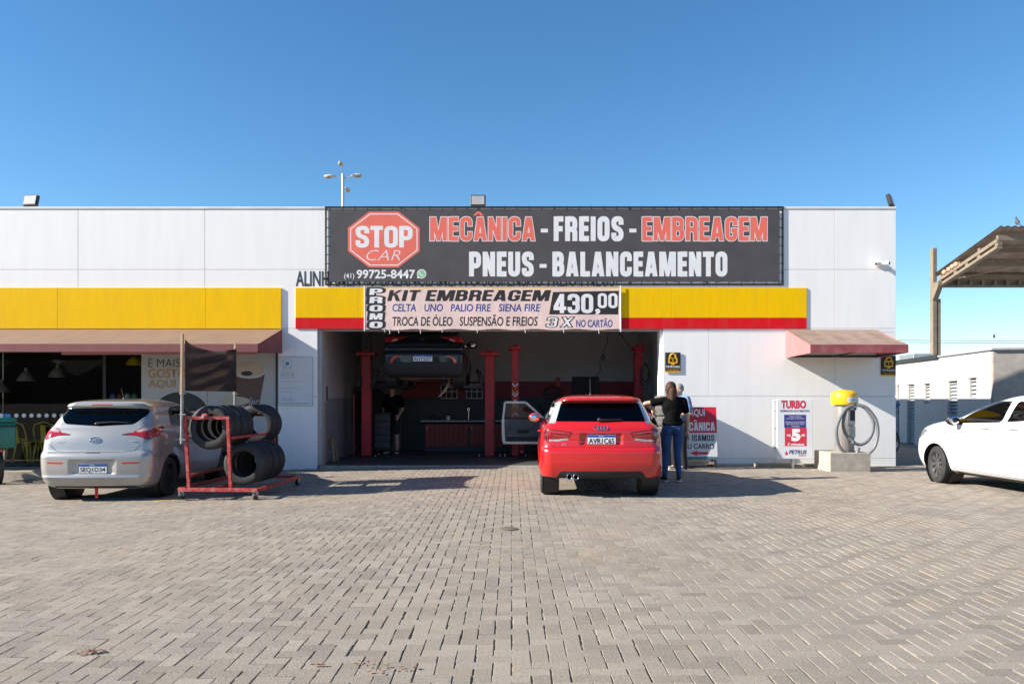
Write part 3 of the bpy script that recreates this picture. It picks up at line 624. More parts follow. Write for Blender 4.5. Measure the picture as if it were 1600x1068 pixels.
m = MB(); m.prism([(pxx(x), pz(y)) for x, y in ((864, 456), (967, 454), (966, 491), (858, 491))], -.0022, -.0018, INK); drape(m.build('price_panel', pb, smooth=False), wob)
pt2('430', 865, 927, 459, 489, LETW, y=-.0045, t=.19, gap=.06); pt2(',', 930, 938, 482, 492, LETW, y=-.0045, bold=.04); pt2('00', 934, 965, 458, 481, LETW, y=-.0045, t=.18)
pt2('3X', 854, 896, 495, 511, INK, t=.18, e=.035, gap=.16, shear=.2); pt2('3X', 854, 896, 495, 511, LETW, y=-.0045, t=.18, e=-.025, gap=.16, shear=.2); pt2('NO CARTÃO', 900, 957, 496.5, 511, BLUEP, bold=.014, shear=.08)
m = MB()
for x in (600, 608, 622, 656, 690, 745, 820, 880, 935): m.tube([(pxx(x), -.03, pz(513)), (pxx(x)+.01, -.04, pz(516)), (pxx(x+1), -.03, pz(519+(x % 3)))], .006, WHITEP, 5)
m.build('tie_string', pb)

def padlock_sign(label, x0, x1, y0, y1):
    t = thing('padlock_sign', label, 'sign', (0, 15.975, 0), group='padlock signs'); s = 1/24*(x1-x0)
    MB().box(fx(x0), fx(x1), 0, .012, fz(y1-2), fz(y0), LETB, .002).build('plate', t); AM = M('amber_print', (.80, .42, .01), .5); MB().box(fx(x0), fx(x1), 0, .012, fz(y1), fz(y1-2)-.0005, AM).build('bottom_strip', t)
    cx = (x0+x1)/2; m = MB(); Y = -.006
    m.tube([(fx(cx+4.4*math.cos(R(a))), Y, fz(y0+7-4.8*math.sin(R(a)))) for a in range(0, 181, 15)], .018, AM, 6)
    for a, b, c, d in ((-7, 7, 7.5, 9.5), (-7, 7, 15, 17), (-7, -5, 9.5, 15), (5, 7, 9.5, 15), (-2.5, 2.5, 17, 19.5), (-.8, .8, 10.5, 13.5)): m.box(fx(cx+a), fx(cx+b), Y, -.001, fz(y0+d), fz(y0+c), AM)
    m.build('padlock_mark', t, smooth=False)
    txt('TETRASEG', fx(cx), fz(y0+22.3), fx(x1)-fx(x0)-.03, .04, LETW, t, y=-.004, bold=.02); txt('• ACESSO RESTRITO', fx(cx), fz(y0+27), fx(x1)-fx(x0)-.05, .03, AM, t, y=-.004)
padlock_sign('black and amber padlock sign beside the garage opening', 1039, 1063, 550.5, 581.5); padlock_sign('black and amber padlock sign at the wall corner under the small awning', 1376, 1399, 556, 587)

nb = thing('notice_board', 'faded white fuel notice board on the pillar left of the garage', 'sign', (0, 15.972, 0))
MB().box(fx(435), fx(489.5), 0, .018, fz(634), fz(557), M('notice_white', (.66, .68, .70), .5, var=.05), .003).build('board', nb)
FGR = M('faded_grey_print', (.45, .47, .50), .6, var=.3, scale=14); m = MB()
for a, b, c, d in ((435.6, 489, 557.6, 558.2), (435.6, 489, 632.5, 633.2), (435.6, 436.2, 558, 632.6), (488.4, 489, 558, 632.6), (440, 460, 578.5, 579), (440, 470, 595, 595.7), (440, 470, 606, 606.6), (440, 458, 611, 612), (439, 486, 629, 630.4), (440, 440.5, 582, 590), (440, 458, 582, 582.5), (440, 458, 590, 590.5)): m.box(fx(a), fx(b), -.003, -.001, fz(d), fz(c), FGR)
m.build('printed_lines', nb, smooth=False); txt('06 622 00', fx(451), fz(586), .26, .065, FGR, nb); txt('GULAI', fx(449), fz(623), .2, .075, FGR, nb)
m = MB(); m.box(fx(443), fx(456.5), -.003, -.001, fz(575), fz(562), M('pale_teal_print', (.38, .55, .58), .5)); m.prism(circ(fx(449.7), fz(568), .075, 20), -.006, -.0035, LETW); m.prism(circ(fx(449.7), fz(568), .045, 20), -.009, -.0065, M('mid_blue_print', (.10, .27, .50), .5)); m.build('round_emblem', nb, smooth=False)

# ---------------------------------------------------------------- awnings
def awning(label, x0, x1, xf0, xf1, Yf, zt, zf, zv, zwb, top, val, side, name='awning'):
    """x0,x1 at the wall, xf0,xf1 at the front edge"""
    t = thing(name, label, 'awning', (0, 0, 0)); Yw = 15.992; n = 24; vs = []
    for i in range(n+1):
        for j in range(7):
            u = i/n; w = j/6; sagf = .018*math.sin(math.pi*w)*(1+.4*math.sin(u*n*1.2))
            vs.append((x0+(x1-x0)*u+((xf0+(xf1-xf0)*u)-(x0+(x1-x0)*u))*w, Yw+(Yf-Yw)*w, zt+(zf-zt)*w-sagf))
    MB().add(vs, [(i*7+j, (i+1)*7+j, (i+1)*7+j+1, i*7+j+1) for i in range(n) for j in range(6)], top).build('canopy_cloth', t, sharp=180)
    MB().box(xf0, xf1, Yf-.012, Yf, zv, zf-.002, val).build('valance', t)
    for xa, xb, s in ((x0, xf0, 1), (x1, xf1, -1)):
        q = [(xa, Yw, zt-.004), (xb, Yf+.002, zf-.006), (xb, Yf+.002, zv), (xa, Yw, zwb)]; MB().add(q+[(x+s*.012, y, z) for x, y, z in q], [(0, 1, 2, 3), (7, 6, 5, 4), (0, 4, 5, 1), (1, 5, 6, 2), (2, 6, 7, 3), (3, 7, 4, 0)], side).build('end_panel', t, smooth=False)
    m = MB(); m.bar((xf0+.03, Yf+.03, zv+.02), (xf1-.03, Yf+.03, zv+.02), .03, .03, DMETAL); m.bar((x0+.02, Yw-.02, zwb+.03), (x1-.02, Yw-.02, zwb+.03), .03, .04, DMETAL)
    k = max(2, int((x1-x0)/1.6))
    for i in range(k+1):
        u = i/k; m.bar((x0+.03+(x1-x0-.06)*u, Yw-.03, zwb+.03), (xf0+.03+(xf1-xf0-.06)*u, Yf+.03, zv+.02), .025, .025, DMETAL)
    m.build('support_frame', t); return t
DUSTY = M('sun_faded_awning_top', (.23, .142, .092), .8, var=.12, scale=2, dirt=(.17, .10, .075), dscale=1.5, damt=.5, stretch=(2, .5, 1)); MAROON = M('maroon_canvas', (.22, .068, .07), .75, var=.12); MAROOND = M('dark_maroon_canvas', (.20, .055, .065), .75, var=.1)
Yl = 14.4
awning('long brown and maroon awning over the shop glass', BX0, fx(441), BX0, fx(403, Yl), Yl, 2.772, fz(537, Yl), fz(549.5, Yl), 2.28, DUSTY, MAROON, MAROOND)
Yr = 14.66
awning('short brown topped awning near the right corner of the building', fx(1227.5), fx(1370), fx(1266, Yr), fx(1419, Yr), Yr, fz(515), fz(538, Yr), fz(551, Yr), fz(559), M('dirty_tan_awning_top', (.27, .19, .145), .85, var=.15, dirt=(.17, .12, .09), dscale=2, damt=.6), M('faded_red_valance', (.30, .065, .075), .8, var=.22, scale=5, dirt=(.30, .2, .18), dscale=5, damt=.5), M('pink_canvas', (.50, .17, .17), .75, var=.1))
tag(MB().bar((fx(97, 14.9), 14.9, fz(552, 14.9)), (fx(402, 14.9), 14.9, fz(551, 14.9)), .05, .05, M('pink_bar', (.45, .20, .20), .5)).build('awning_rail'), 'thin pink rail hanging just below the shop awning', 'rail')

# ---------------------------------------------------------------- roof floodlights, cameras, street lamp
def floodlight(label, px, py, tilt, rz, w=.31):
    t = thing('floodlight', label, 'floodlight', (fx(px, 16.2), 16.2, TOP), rz, 'floodlights on the roof edge'); mt = Matrix.Translation((0, 0, .17)) @ Matrix.Rotation(tilt, 4, 'X')
    m = MB(); m.box(-w/2, w/2, -.04, .04, -.115, .115, BLACK, .012, mt); m.build('housing', t)
    m = MB(); m.box(-w/2+.025, w/2-.025, -.046, -.041, -.09, .09, M('floodlight_lens', (.42, .42, .41), .25), 0, mt); m.build('lens', t, smooth=False)
    MB().box(-w/2-.01, w/2+.01, -.015, .015, .002, .03, BLACK, .004).build('bracket', t)
floodlight('floodlight on the roof edge at the far left', 49, 314, R(-14), R(-8)); floodlight('floodlight standing on top of the black banner', 747, 311, R(-6), 0); floodlight('floodlight at the right roof corner, seen from its side', 1391, 315, R(-14), R(55))
def bullet_cam(label, px, py, d):
    o = Vector((fx(px), 15.99, fz(py))); t = thing('security_camera', label, 'camera', o, 0, 'security cameras on the wall'); d = Vector(d).normalized()
    m = MB(); m.lathe([(0, -.03), (.05, -.03), (.05, 0)], WHITEP, 16, 'y'); m.tube([(0, -.02, 0), (0, -.08, .0)], .014, WHITEP, 8); m.build('mount', t)
    a = Vector((0, -.10, .0)); m = MB(); m.tube([a-d*.05, a-d*.045, a+d*.12, a+d*.13], [.02, .038, .04, .034], WHITEP, 14); m.build('camera_body', t); m = MB(); m.tube([a+d*.128, a+d*.133], .03, BLACK, 14); m.build('lens', t)
bullet_cam('white bullet camera high on the wall aimed to the left', 1370, 413, (-.75, -.6, -.15)); bullet_cam('white bullet camera high on the wall aimed to the right', 1376, 412.5, (.55, -.8, -.12))
Ys = 35.0; t = thing('street_lamp', 'tall grey street lamp with several heads behind the roof', 'street lamp', (fx(536, Ys), Ys, 0)); zt = fz(272, Ys)
MB().tube([(0, 0, -.1), (0, 0, zt)], [.11, .075], STEEL, 12).build('pole', t)
for d in ((-1, .1), (1, -.1), (.05, -1), (.1, 1)):
    d = Vector((*d, 0)).normalized(); m = MB(); up = {0: .0}.get(0); zz = zt-.1+(.35 if d.y < -.5 else 0)-(.45 if d.y > .5 else 0)
    m.tube([(0, 0, zz-.12), d*.3+Vector((0, 0, zz-.03)), d*.42+Vector((0, 0, zz))], .028, STEEL, 8); m.build('arm', t)
    m = MB(); rot = Matrix(((d.x, -d.y, 0), (d.y, d.x, 0), (0, 0, 1))); m.ell(d*.62+Vector((0, 0, zz+.03)), (.26, .11, .075), M('lamp_head_grey', (.45, .42, .38), .5), rot); m.ell(d*.67+Vector((0, 0, zz-.015)), (.17, .09, .07), M('lamp_glass_amber', (.34, .24, .12), .3), rot); m.build('lamp_head', t)
# ---------------------------------------------------------------- cars
def pchip(x, y, q):
    x = np.asarray(x, float); y = np.asarray(y, float); h = np.diff(x); d = np.diff(y)/h; m = np.zeros_like(y)
    m[0] = d[0]; m[-1] = d[-1]
    for i in range(1, len(x)-1):
        m[i] = 0 if d[i-1]*d[i] <= 0 else (h[i-1]+h[i])*3/((2*h[i]+h[i-1])/d[i-1]+(h[i]+2*h[i-1])/d[i])
    k = np.clip(np.searchsorted(x, q, 'right')-1, 0, len(x)-2); s = (q-x[k])/h[k]
    return (1+2*s)*(1-s)**2*y[k]+s*(1-s)**2*h[k]*m[k]+s*s*(3-2*s)*y[k+1]+s*s*(s-1)*h[k]*m[k+1]
def in_poly(px, pz, poly):
    r = np.zeros(px.shape, bool); n = len(poly)
    for i in range(n):
        x0, z0 = poly[i]; x1, z1 = poly[i-1]
        c = ((z0 > pz) != (z1 > pz)) & (px < (x1-x0)*(pz-z0)/((z1-z0) if z1 != z0 else 1e-9)+x0); r ^= c
    return r
def near_poly(px, pz, poly):
    best = np.full(px.shape, 1e9); bx = px.copy(); bz = pz.copy(); n = len(poly)
    for i in range(n):
        a = np.array(poly[i-1], float); b = np.array(poly[i], float); ab = b-a; L = (ab**2).sum()+1e-12
        t = np.clip(((px-a[0])*ab[0]+(pz-a[1])*ab[1])/L, 0, 1); qx = a[0]+t*ab[0]; qz = a[1]+t*ab[1]; d = (qx-px)**2+(qz-pz)**2
        k = d < best; best[k] = d[k]; bx[k] = qx[k]; bz[k] = qz[k]
    return bx, bz, np.sqrt(best)
def round_poly(poly, r=.03, n=5):
    out = []; N = len(poly)
    for i in range(N):
        p = Vector((*poly[i], 0)); a = Vector((*poly[i-1], 0)); b = Vector((*poly[(i+1) % N], 0))
        rr = min(r, (a-p).length*.45, (b-p).length*.45); s = p+(a-p).normalized()*rr; e = p+(b-p).normalized()*rr
        for k in range(n+1):
            t = k/n; q = s*(1-t)**2+p*2*t*(1-t)+e*t*t; out.append((q.x, q.y))
    return out
class Shell:
    def __init__(s, rows, L, rr=.13, rf=.30, bowr=.07, bowf=.22, taper=.07, disp=None, arches=(), fine=1.0):
        rows = np.array(rows, float); t = np.arange(len(rows)); q = []
        for i in range(len(rows)-1):
            dz = abs(rows[i+1, 0]-rows[i, 0]); dy = abs(rows[i+1, 1]-rows[i, 1]); dw = abs(rows[i+1, 3]-rows[i, 3])
            n = max(2, int(math.hypot(dz, max(min(dy, .25), dw))/(.0125*fine))); q += list(i+np.arange(n)/n)
        q.append(len(rows)-1); q = np.array(q)
        z, y0, y1, w = (pchip(t, rows[:, k], q) for k in range(4)); y1 = y1; T = len(q)
        nr, nc, ns, nf, ne = int(56/fine), int(16/fine), int(130/fine), 14, 16
        e = np.linspace(0, 1, nr, endpoint=False); c = np.linspace(0, 1, nc, endpoint=False); sd = np.linspace(0, 1, ns, endpoint=False); cf = np.linspace(0, 1, nf, endpoint=False); fe = np.linspace(0, 1, ne)
        RR = np.minimum(rr, w*.5); RF = np.minimum(rf, w*.6); col = lambda a: a[:, None]
        rl = np.minimum(RR*1.25, (y1-y0)*.3); fl = np.minimum(RF*1.4, (y1-y0)*.3)
        X = np.concatenate([col(w-RR)*e, col(w-RR)+col(RR)*np.sin(c*np.pi/2), col(w)*np.ones(ns), col(w-RF)+col(RF)*np.cos(cf*np.pi/2), col(w-RF)*(1-fe)], 1)
        Y = np.concatenate([col(y0)*np.ones(nr), col(y0+rl)-col(rl)*np.cos(c*np.pi/2), col(y0+rl)+col((y1-fl)-(y0+rl))*sd, col(y1-fl)+col(fl)*np.sin(cf*np.pi/2), col(y1)*np.ones(ne)], 1)
        fr = np.clip(1-(Y-col(y0))/.75, 0, 1); ff = np.clip(1-(col(y1)-Y)/.9, 0, 1); xn = np.clip(X/.86, 0, 1)
        u = (Y/L-.45)/.55; X = X*(1-taper*np.clip(np.abs(u), 0, 1.1)**3)
        Y = Y+bowr*xn**2*fr*fr-bowf*xn**2*ff*ff
        X = np.concatenate([X, -X[:, -2:0:-1]], 1); Y = np.concatenate([Y, Y[:, -2:0:-1]], 1); Z = col(z)*np.ones((1, X.shape[1]))
        for (yc, zc, r, amt) in arches:
            d = np.hypot(Y-yc, Z-zc); b = amt*np.exp(-((np.clip(d-r, 0, 9))/.09)**2)*np.clip((np.abs(X)-.55)/.15, 0, 1); X = X+np.sign(X)*b
        Z = Z+.012*(1-np.clip(np.abs(X)/.8, 0, 1)**2)*np.clip((Z-1.0)/.3, 0, 1)*0
        if disp: X, Y, Z = disp(X, Y, Z)
        s.T, s.K = X.shape; s.L = L; V = np.stack([X, Y, Z], 2); s.V = V.reshape(-1, 3)
        tt, kk = np.meshgrid(np.arange(T-1), np.arange(s.K), indexing='ij'); k2 = (kk+1) % s.K
        s.F = np.stack([tt*s.K+kk, tt*s.K+k2, (tt+1)*s.K+k2, (tt+1)*s.K+kk], 2).reshape(-1, 4)
        dk = np.roll(V, -1, 1)-np.roll(V, 1, 1); dt = np.empty_like(V); dt[1:-1] = V[2:]-V[:-2]; dt[0] = V[1]-V[0]; dt[-1] = V[-1]-V[-2]
        n = np.cross(dk, dt).reshape(-1, 3); n /= np.linalg.norm(n, axis=1)[:, None]+1e-12; s.N = n
        s.fc = s.V[s.F].mean(1); s.fn = n[s.F].mean(1); s.cls = np.zeros(len(s.F), int); s.parts = []
    def sel(s, P, N, proj, side, ymax):
        if proj == 'rear': return (P[:, 1] < ymax) & (N[:, 1] < .55)
        if proj == 'side': return (np.sign(P[:, 0]) == side) & (np.abs(N[:, 0]) > .28)
        return (P[:, 1] > s.L*.5) & (N[:, 1] > -.2)
    def region(s, name, mat, proj, poly, side=1, ymax=.9, snap=True):
        i = len(s.parts)+1; s.parts.append((name, mat)); ax = (0, 2) if proj != 'side' else (1, 2); dep = 1 if proj != 'side' else 0
        m = s.sel(s.fc, s.fn, proj, side, ymax) & in_poly(s.fc[:, ax[0]], s.fc[:, ax[1]], poly) & (s.cls == 0)
        s.cls[m] = i
        if snap and m.any():
            a = np.zeros(len(s.V), int); np.add.at(a, s.F[m].ravel(), 1); v = np.where((a > 0) & (a < 4))[0]
            qx, qz, d = near_poly(s.V[v, ax[0]], s.V[v, ax[1]], poly); ok = d < .022; v = v[ok]; dx = qx[ok]-s.V[v, ax[0]]; dz = qz[ok]-s.V[v, ax[1]]; n = s.N[v]
            den = n[:, dep]; den = np.where(np.abs(den) < .3, np.sign(den+1e-9)*1e9, den)
            s.V[v, dep] -= np.clip((n[:, ax[0]]*dx+n[:, ax[1]]*dz)/den, -.02, .02); s.V[v, ax[0]] += dx; s.V[v, ax[1]] += dz
        return s
    def both(s, name, mat, proj, poly, **k):
        if proj == 'side':
            for sd in (1, -1): s.region(name, mat, proj, poly, side=sd, **k)
        else:
            s.region(name, mat, proj, poly, **k); s.region(name, mat, proj, [(-x, z) for x, z in poly][::-1], **k)
    def at(s, proj, a, b, side=1):
        ax = (0, 2) if proj != 'side' else (1, 2); dep = 1 if proj != 'side' else 0
        key = (proj, side)
        if not hasattr(s, 'cache'): s.cache = {}
        if key not in s.cache: s.cache[key] = np.where(s.sel(s.V, s.N, proj, side, 1.0))[0]
        idx = s.cache[key]; j = idx[np.argmin((s.V[idx, ax[0]]-a)**2+(s.V[idx, ax[1]]-b)**2)]
        p = s.V[j].copy(); n = s.N[j]; dx = a-p[ax[0]]; dz = b-p[ax[1]]
        if abs(n[dep]) > .3: p[dep] -= (n[ax[0]]*dx+n[ax[1]]*dz)/n[dep]
        p[ax[0]] = a; p[ax[1]] = b; return Vector(p), Vector(n)
    def ribbon(s, mb, mat, proj, pts, side=1, w=.006, lift=.0018, closed=False):
        P = [Vector((*p, 0)) for p in pts]; P = P+[P[0]] if closed else P; q = []
        for a, b in zip(P[:-1], P[1:]):
            k = max(1, int((b-a).length/.02)); q += [a+(b-a)*(i/k) for i in range(k)]
        q.append(P[-1]); pn = [s.at(proj, c.x, c.y, side) for c in q]; dp = 1 if proj != 'side' else 0; dv = [p_[dp] for p_, _ in pn]; nn_ = len(dv)
        for i in range(nn_):
            av = sum(dv[max(0, i-3):i+4])/len(dv[max(0, i-3):i+4])
            if abs(av-dv[i]) < .005: pn[i][0][dp] = av
        vs = []
        for i, (p, n) in enumerate(pn):
            t = (pn[min(i+1, len(pn)-1)][0]-pn[max(i-1, 0)][0]).normalized(); o = t.cross(n).normalized()*w/2; vs += [p+n*lift+o, p+n*lift-o]
        mb.add(vs, [(2*i, 2*i+1, 2*i+3, 2*i+2) for i in range(len(pn)-1)], mat)
    def emit(s, parent, body_mat, name='body', under=.18):
        for i, (nm, mt) in enumerate([(name, body_mat)]+s.parts):
            f = s.F[s.cls == i]
            if nm is None or not len(f): continue
            u, inv = np.unique(f.ravel(), return_inverse=True); V = s.V[u]; Fq = inv.reshape(-1, 4)
            o = mesh_np(nm, V, Fq, mt, parent, sharp=40)
        return s
def wheel(parent, loc, r, w, style, steer=0.0, side=1):
    """axle along x, outer face towards side"""
    t = bpy.data.objects.new('wheel', None); COL.objects.link(t); t.parent = parent; t.location = loc; t.rotation_euler = (0, 0, steer)
    rb = r*.655; h = w/2
    prof = [(rb, -h*.85), (rb+.012, -h), (r*.86, -h*1.02), (r*.965, -h*.86), (r, -h*.68)]
    for k in range(4):
        c = -h*.5+k*h*.333; prof += [(r, c-h*.1), (r-.009, c-h*.045), (r-.009, c+h*.045), (r, c+h*.1)]
    prof += [(r, h*.68), (r*.965, h*.86), (r*.86, h*1.02), (rb+.012, h), (rb, h*.85)]
    MB().lathe(prof, RUBBER, 48, 'x', closed=True).build('tyre', t, sharp=30)
    m = MB(); s = side
    if style == 'steel':
        SM = M('steel_wheel_black', (.020, .019, .019), .55, .2, dirt=(.10, .085, .07), dscale=8, damt=.6)
        m.lathe([(rb, -s*h*.85), (rb-.012, -s*h*.6), (rb-.02, s*h*.3), (rb-.004, s*h*.8), (rb+.008, s*h*.86)], SM, 40, 'x'); m.lathe([(rb-.02, s*h*.25), (rb*.86, s*h*.2), (rb*.72, s*h*.36), (rb*.5, s*h*.42), (rb*.34, s*h*.25), (.03, s*h*.28), (0.001, s*h*.28)], SM, 40, 'x')
        for k in range(12): a = 2*math.pi*k/12; m.ell((s*h*.345, rb*.7*math.cos(a), rb*.7*math.sin(a)), (.012, .016, .016), BLACK, None, 8, 6)
    else:
        AL = M('alloy_wheel_'+style, {'silver': (.45, .45, .46)}.get(style, (.22, .22, .225)), .4, .8); m.lathe([(rb, -s*h*.85), (rb-.014, -s*h*.6), (rb-.02, s*h*.3), (rb-.004, s*h*.84), (rb+.01, s*h*.9)], AL, 40, 'x')
        for k in range(9):
            a = 2*math.pi*k/9; d = Vector((0, math.cos(a), math.sin(a))); p = Vector((0, -math.sin(a), math.cos(a))); x = Vector((s*h, 0, 0))
            vs = []
            for rr, ww, xx in ((.03, .016, .70), (rb*.55, .02, .62), (rb-.008, .034, .66)):
                for sg in (-1, 1): vs += [d*rr+p*ww*sg+x*xx, d*rr+p*ww*sg+x*(xx-.35)]
            m.add(vs, [(0, 2, 6, 4), (4, 6, 10, 8), (0, 4, 5, 1), (4, 8, 9, 5), (2, 3, 7, 6), (6, 7, 11, 10)], AL)
        m.lathe([(.0, s*h*.72), (.045, s*h*.72), (.055, s*h*.5), (.055, 0)], AL, 20, 'x'); m.lathe([(rb*.75, -s*.01), (.02, -s*.01)], DMETAL, 24, 'x')
    m.build('rim', t); return t
def seat_set(parent, L, zb, col=(.03, .03, .032)):
    SMt = M('seat_fabric', col, .85)
    for y, sx in ((L*.36, (-.36, .36)), (L*.58, (-.36, .36))):
        for x in sx:
            m = MB(); m.box(x-.24, x+.24, y-.02, y+.5, zb, zb+.14, SMt, .05); m.box(x-.23, x+.23, y-.16, y-.03, zb+.1, zb+.66, SMt, .05, Matrix.Translation((0, y, zb)) @ Matrix.Rotation(R(10), 4, 'X') @ Matrix.Translation((0, -y, -zb))); m.box(x-.12, x+.12, y-.26, y-.16, zb+.70, zb+.88, SMt, .04)
            m.build('car_seat', parent)
    MB().box(-.7, .7, L*.69, L*.78, zb+.30, zb+.50, SMt, .06).build('dashboard', parent)
    m = MB(); m.tube([(-.36+.18*math.cos(R(a)), L*.67+.06*math.sin(R(a)), zb+.45+.17*math.sin(R(a))) for a in range(0, 360, 20)], .013, BLACK, 6, closed=True); m.build('steering_wheel', parent)
def plate(parent, sh, text, x, z, w=.40, h=.13, y=None, front=False):
    p, n = sh.at('rear', x, z); yy = (y if y is not None else min(sh.at('rear', x+a, z+b)[0].y for a in (-w/2, 0, w/2) for b in (-h/2, h/2)))-.008
    t = MB().box(x-w/2, x+w/2, yy, yy+.006, z-h/2, z+h/2, WHITEP, .0).build('number_plate', parent, smooth=False)
    MB().box(x-w/2+.002, x+w/2-.002, yy-.0022, yy-.0005, z+h/2-.032, z+h/2-.002, M('plate_blue', (.01, .06, .36), .4)).build('plate_band', t, smooth=False); txt('BRASIL', x, z+h/2-.017, .07, .014, WHITEP, t, y=yy-.004)
    txt(text, x, z-.018, w*.88, h*.58, M('plate_ink', (.02, .02, .025), .5), t, y=yy-.002, bold=.018); m = MB()
    for a, b, c, d in ((-w/2, w/2, -h/2, -h/2+.004), (-w/2, -w/2+.004, -h/2, h/2), (w/2-.004, w/2, -h/2, h/2)): m.box(x+a, x+b, yy-.0012, yy-.0003, z+c, z+d, BLACK)
    m.build('plate_rim', t, smooth=False); return yy
PAINT = lambda n, c, metal=0.0, rough=.32, **k: M(n, c, rough, metal, var=.03, scale=1.5, coat=1.0, **k)
TINT = GLASS('tinted_car_glass', (.16, .17, .17), 1.55); TINTD = GLASS('dark_car_glass', (.035, .037, .04), 1.5, gl=.55); CLEARG = GLASS('clear_car_glass', (.55, .58, .57), 1.5)
def LENS(n, c, r=.12): return M(n, c, r, 0, var=.25, scale=18, coat=1.0, stretch=(1, 1, 4))
REDL = LENS('red_lens', (.42, .008, .012)); PINKL = LENS('clear_lens', (.48, .34, .34)); REDR = LENS('reflector_red', (.55, .02, .02)); DREDL = LENS('dark_red_lens', (.17, .004, .008))
GAP = M('panel_gap', (.008, .008, .009), .9)
HATCH = lambda L, H: [(.19, .14, L-.16, .70), (.25, .06, L-.09, .79), (.36, .012, L-.03, .83), (.50, .0, L-.0, .845), (.64, .0, L-.02, .85), (.70, .025, L-.04, .85), (.735, .062, L-.07, .848), (.86, .085, L-.17, .842), (.95, .115, L-.42, .832), (1.02, .155, L-.80, .805), (1.065, .19, L-1.02, .772), (1.09, .205, L-1.10, .755), (1.2, .285, L-1.38, .705), (1.30, .365, L-1.66, .648), (H-.125, .385, L-1.80, .62), (H-.115, .315, L-1.84, .612), (H-.085, .312, L-1.93, .582), (H-.055, .36, L-2.05, .53), (H-.03, .55, L-2.2, .43), (H-.008, .95, L-2.4, .26), (H, 1.35, L-2.55, .06), (H, 1.42, L-2.6, .02)]
def finish_car(c, sh, L, r, track, axles, paint, style, steer=0.0, sides=(1, -1), floor_z=.2, seats=True, wells=True):
    m = MB(); m.box(-.68, .68, .3, L-.25, floor_z, floor_z+.06, BLACK, .02)
    for y in axles:
        for s in sides:
            if wells: m.lathe([(r+.055, s*(track/2-.17)), (r+.055, s*(track/2+.045))], BLACK, 32, 'x', (0, y, r)); m.lathe([(r+.055, s*(track/2-.17)), (.04, s*(track/2-.18))], BLACK, 32, 'x', (0, y, r))
    m.build('underbody', c)
    for i, y in enumerate(axles):
        for s in sides: wheel(c, (s*track/2, y, r), r, .19, style, steer if i == 1 else 0.0, s)
    if seats: seat_set(c, L, .42)
def arch_poly(y, r, k=1.0): return [(y+(r+.045)*math.cos(R(a)), r+.004+(r+.045)*math.sin(R(a))) for a in range(0, 181, 6)]+[(y-(r+.045), .0), (y+(r+.045), .0)]
def mirror(parent, x, y, z, mat, s, sz=(.10, .055, .075)):
    m = MB(); m.ell((x, y, z), sz, mat); m.tube([(x-s*.07, y+.01, z-.035), (x-s*.19, y+.03, z-.06)], [.025, .03], BLACK, 8); o = m.build('wing_mirror', parent); MB().ell((x, y-sz[1]*.62, z), (sz[0]*.8, .022, sz[2]*.78), M('mirror_glass', (.8, .8, .82), .02, 1.0, var=0)).build('mirror_glass', o); return o
def aerial(parent, x, y, z, l, back=.12): MB().lathe([(.018, 0), (.015, .02), (.006, .03)], BLACK, 10, 'z', (x, y, z)).tube([(x, y, z+.02), (x, y-back, z+l)], [.006, .004], BLACK, 6).build('aerial', parent)
def handles(c, sh, pts, mat, sides=(1, -1)):
    for y, z in pts:
        for s in sides:
            p, n = sh.at('side', y, z, s); m = MB(); m.tube([p+Vector((0, -.09, 0)), p+Vector((s*.022, -.07, 0)), p+Vector((s*.024, .06, 0)), p+Vector((0, .09, 0))], .013, mat, 8); m.build('door_handle', c)

